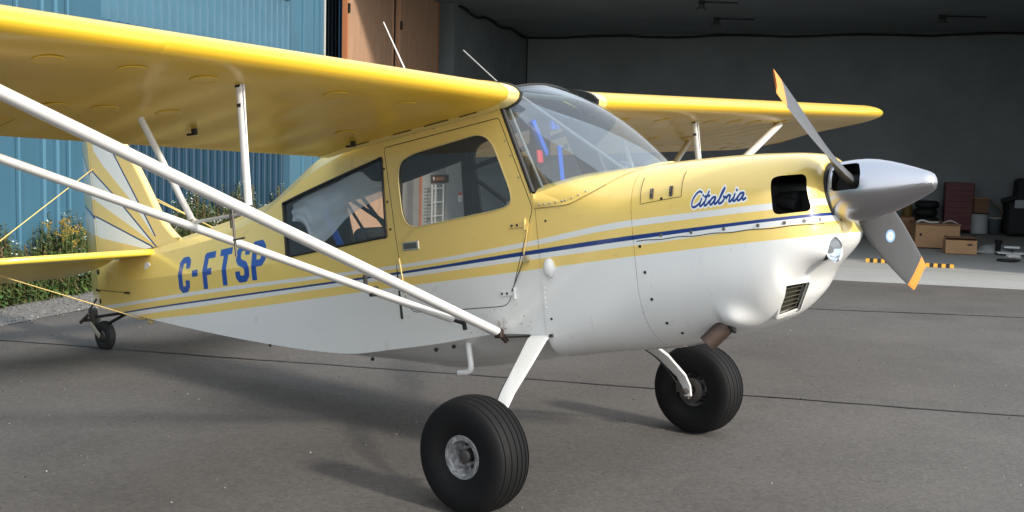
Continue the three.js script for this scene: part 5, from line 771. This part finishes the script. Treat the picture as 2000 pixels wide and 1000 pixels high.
// ---------------------------------------------------------------- weeds along the foot of the blue building
{
  const r = R(77), o = new THREE.Object3D(), c = new THREE.Color();
  const leafMat = (rgb) => std(rgb, 0.7);
  function bladeGeo(w, h, bend, n = 4) { const P = [], I = []; for (let i = 0; i <= n; i++) { const t = i / n, ww = w * (1 - t * 0.85) / 2; P.push(-ww, h * t * (1 - 0.12 * t * bend), bend * h * t * t * 0.6, ww, h * t * (1 - 0.12 * t * bend), bend * h * t * t * 0.6); if (i) { const k = i * 2; I.push(k - 2, k - 1, k, k - 1, k + 1, k); } } const g = new THREE.BufferGeometry(); g.setIndex(I); g.setAttribute('position', new THREE.Float32BufferAttribute(P, 3)); g.computeVertexNormals(); return g; }
  function leafGeo(L, w) { const P = [0, 0, 0], I = [], n = 5; for (let i = 1; i < n; i++) { const t = i / n, ww = w * Math.sin(t * Math.PI) ** 0.8; P.push(-ww, 0.02 * L * Math.sin(t * 3), L * t, 0, -0.05 * L * Math.sin(t * 3), L * t, ww, 0.02 * L * Math.sin(t * 3), L * t); } P.push(0, -0.1 * L, L); const last = P.length / 3 - 1; I.push(0, 2, 1, 0, 3, 2); for (let i = 1; i < n - 1; i++) { const a = 1 + (i - 1) * 3, b = a + 3; I.push(a, a + 1, b, a + 1, b + 1, b, a + 1, a + 2, b + 1, a + 2, b + 2, b + 1); } const a = 1 + (n - 2) * 3; I.push(a, a + 1, last, a + 1, a + 2, last); const g = new THREE.BufferGeometry(); g.setIndex(I); g.setAttribute('position', new THREE.Float32BufferAttribute(P, 3)); g.computeVertexNormals(); return g; }
  const inst = (name, geo, mat, list, parent) => { const m = new THREE.InstancedMesh(geo, mat, list.length); list.forEach((e, i) => { m.setMatrixAt(i, e.m); m.setColorAt(i, e.c); }); m.name = name; m.castShadow = m.receiveShadow = true; parent.add(m); return m; };
  const E = (p, rx, ry, rz, s, col) => { o.position.copy(p); o.rotation.set(rx, ry, rz, 'YXZ'); o.scale.set(...(Array.isArray(s) ? s : [s, s, s])); o.updateMatrix(); return { m: o.matrix.clone(), c: col.clone() }; };
  const blades = [], leaves = [], stems = [], heads = [], white = [];
  // density: a tall bank along the wall that thins towards the gravel
  const clump = (v) => 0.55 + 0.75 * n1(((v * 0.37) % 1 + 1) % 1, 0.3, 7);
  for (let k = 0; k < 13000; k++) {
    const v = 13.4 + r() * 13, front = r() ** 1.6, u = -0.17 + front * (0.36 + 0.12 * n2((v * 0.21) % 1, 0.2, 9)) , p = W(u, 0.01, v), hh = (0.18 + 0.5 * (1 - front) * clump(v)) * (0.5 + r() * 0.7);
    blades.push(E(p, 0, r() * 6.28, (r() - 0.5) * 0.5, [0.6 + r(), hh, hh], c.setRGB(0.045 + 0.05 * r(), 0.085 + 0.05 * r(), 0.02 + 0.015 * r())));
  }
  for (let k = 0; k < 4600; k++) { // leafy stalks
    const v = 13.4 + r() * 13, front = r() ** 1.5, u = -0.16 + front * 0.42, hh = (0.22 + (v > 18.8 ? 0.56 : 0.76) * (1 - front * 0.85) * clump(v)) * (0.55 + 0.55 * r()), lean = (r() - 0.5) * 0.3, dir = r() * 6.28, b = W(u, 0.01, v);
    stems.push(E(b, 0, dir, lean, [1, hh, 1], c.setRGB(0.10 + 0.05 * r(), 0.11, 0.04)));
    const tone = r(), n = 8 + (hh * 20 | 0);
    for (let i = 0; i < n; i++) { const t = 0.12 + 0.88 * r(), x = -Math.sin(lean) * hh * t, p = b.clone().add(V(x * Math.cos(dir), hh * t * Math.cos(lean), -x * Math.sin(dir))), s = (0.045 + 0.06 * r()) * (1.25 - 0.7 * t); leaves.push(E(p, -0.7 + 1.3 * r(), r() * 6.28, 0, [s, s, s], c.setRGB(0.035 + 0.035 * r() + 0.025 * tone, 0.078 + 0.06 * r(), 0.018 + 0.015 * r()))); }
    const top = b.clone().add(V(-Math.sin(lean) * hh * Math.cos(dir), hh * Math.cos(lean), Math.sin(lean) * hh * Math.sin(dir)));
    const q = r(); if (q < 0.13) for (let i = 0; i < 5; i++) white.push(E(top.clone().add(V((r() - 0.5) * 0.07, (r() - 0.6) * 0.05, (r() - 0.5) * 0.07)), r() * 0.8, r() * 6, 0, 0.006 + 0.007 * r(), c.setRGB(0.62, 0.72, 0.66)));
    else if (q < 0.2) for (let i = 0; i < 7; i++) heads.push(E(top.clone().add(V((r() - 0.5) * 0.03, -i * 0.025, (r() - 0.5) * 0.03)), r(), r() * 6, 0, [0.012, 0.022, 0.012], c.setRGB(0.09 + 0.04 * r(), 0.08, 0.035)));
  }
  const ball = new THREE.IcosahedronGeometry(1, 1), stalk = new THREE.CylinderGeometry(0.002, 0.0035, 1, 5); stalk.translate(0, 0.5, 0);
  const weeds = thing('weeds', 'tangle of tall green weeds and grass growing along the blue wall', 'weeds', [0, 0, 0], 0); weeds.userData.kind = 'stuff';
  const flo = new THREE.CylinderGeometry(1, 0.5, 0.5, 7);
  for (const [n, g, m, l] of [['grass_blades', bladeGeo(0.008, 1, 0.5), leafMat([1, 1, 1]), blades], ['leaves', leafGeo(1, 0.26), leafMat([1, 1, 1]), leaves], ['stems', stalk, leafMat([1, 1, 1]), stems], ['seed_heads', ball, leafMat([1, 1, 1]), heads], ['white_flowers', flo, leafMat([1, 1, 1]), white]]) { const q = inst(n, g, m, l, weeds); q.userData.kind = 'stuff'; }
  // goldenrod clumps, countable
  const gold = (u, v, h, n, label) => {
    const t = thing('goldenrod_clump', label, 'plant', bpos(u, v, 0.01), 0), st = [], lf = [], fl = [];
    for (let i = 0; i < n; i++) { const a = r() * 6.28, d = 0.10 * Math.sqrt(r()), hh = h * (0.78 + 0.22 * r()), p = V(Math.cos(a) * d, 0, Math.sin(a) * d), lean = V(Math.cos(a), 0, Math.sin(a)).multiplyScalar(0.14 * r()); const tp = p.clone().add(V(lean.x, hh, lean.z));
      st.push(bar(p, tp, 0.004, 0.004, 5)); for (let k = 0; k < 16; k++) { const tt = 0.1 + 0.75 * r(), g = leafGeo(0.07 + 0.04 * r(), 0.014); g.rotateX(-0.5 + r() * 0.8); g.rotateY(r() * 6.28); const q = p.clone().lerp(tp, tt); g.translate(q.x, q.y, q.z); lf.push(g); }
      for (let k = 0; k < 20; k++) { const b = new THREE.IcosahedronGeometry(0.005 + 0.006 * r(), 0), e = r(), q = tp.clone().add(V((r() - 0.5) * 0.13 * e, -0.08 * (1 - e) + 0.02, (r() - 0.5) * 0.13 * e)); b.translate(q.x, q.y, q.z); fl.push(b); } }
    part('stems', st, std([0.09, 0.11, 0.03], 0.8), t); part('foliage', lf, std([0.07, 0.12, 0.025], 0.7), t); part('blossom', fl, std([0.30, 0.20, 0.025], 0.8), t);
  };
  gold(0.12, 19.95, 0.84, 9, 'tall goldenrod clump in yellow bloom beside the rudder'); gold(0.16, 20.2, 0.74, 3, 'lower goldenrod clump with orange yellow bloom left of the tall one'); gold(0.22, 19.6, 0.62, 2, 'short goldenrod clump low beside the rudder edge');
}

renderer.render(scene, camera);
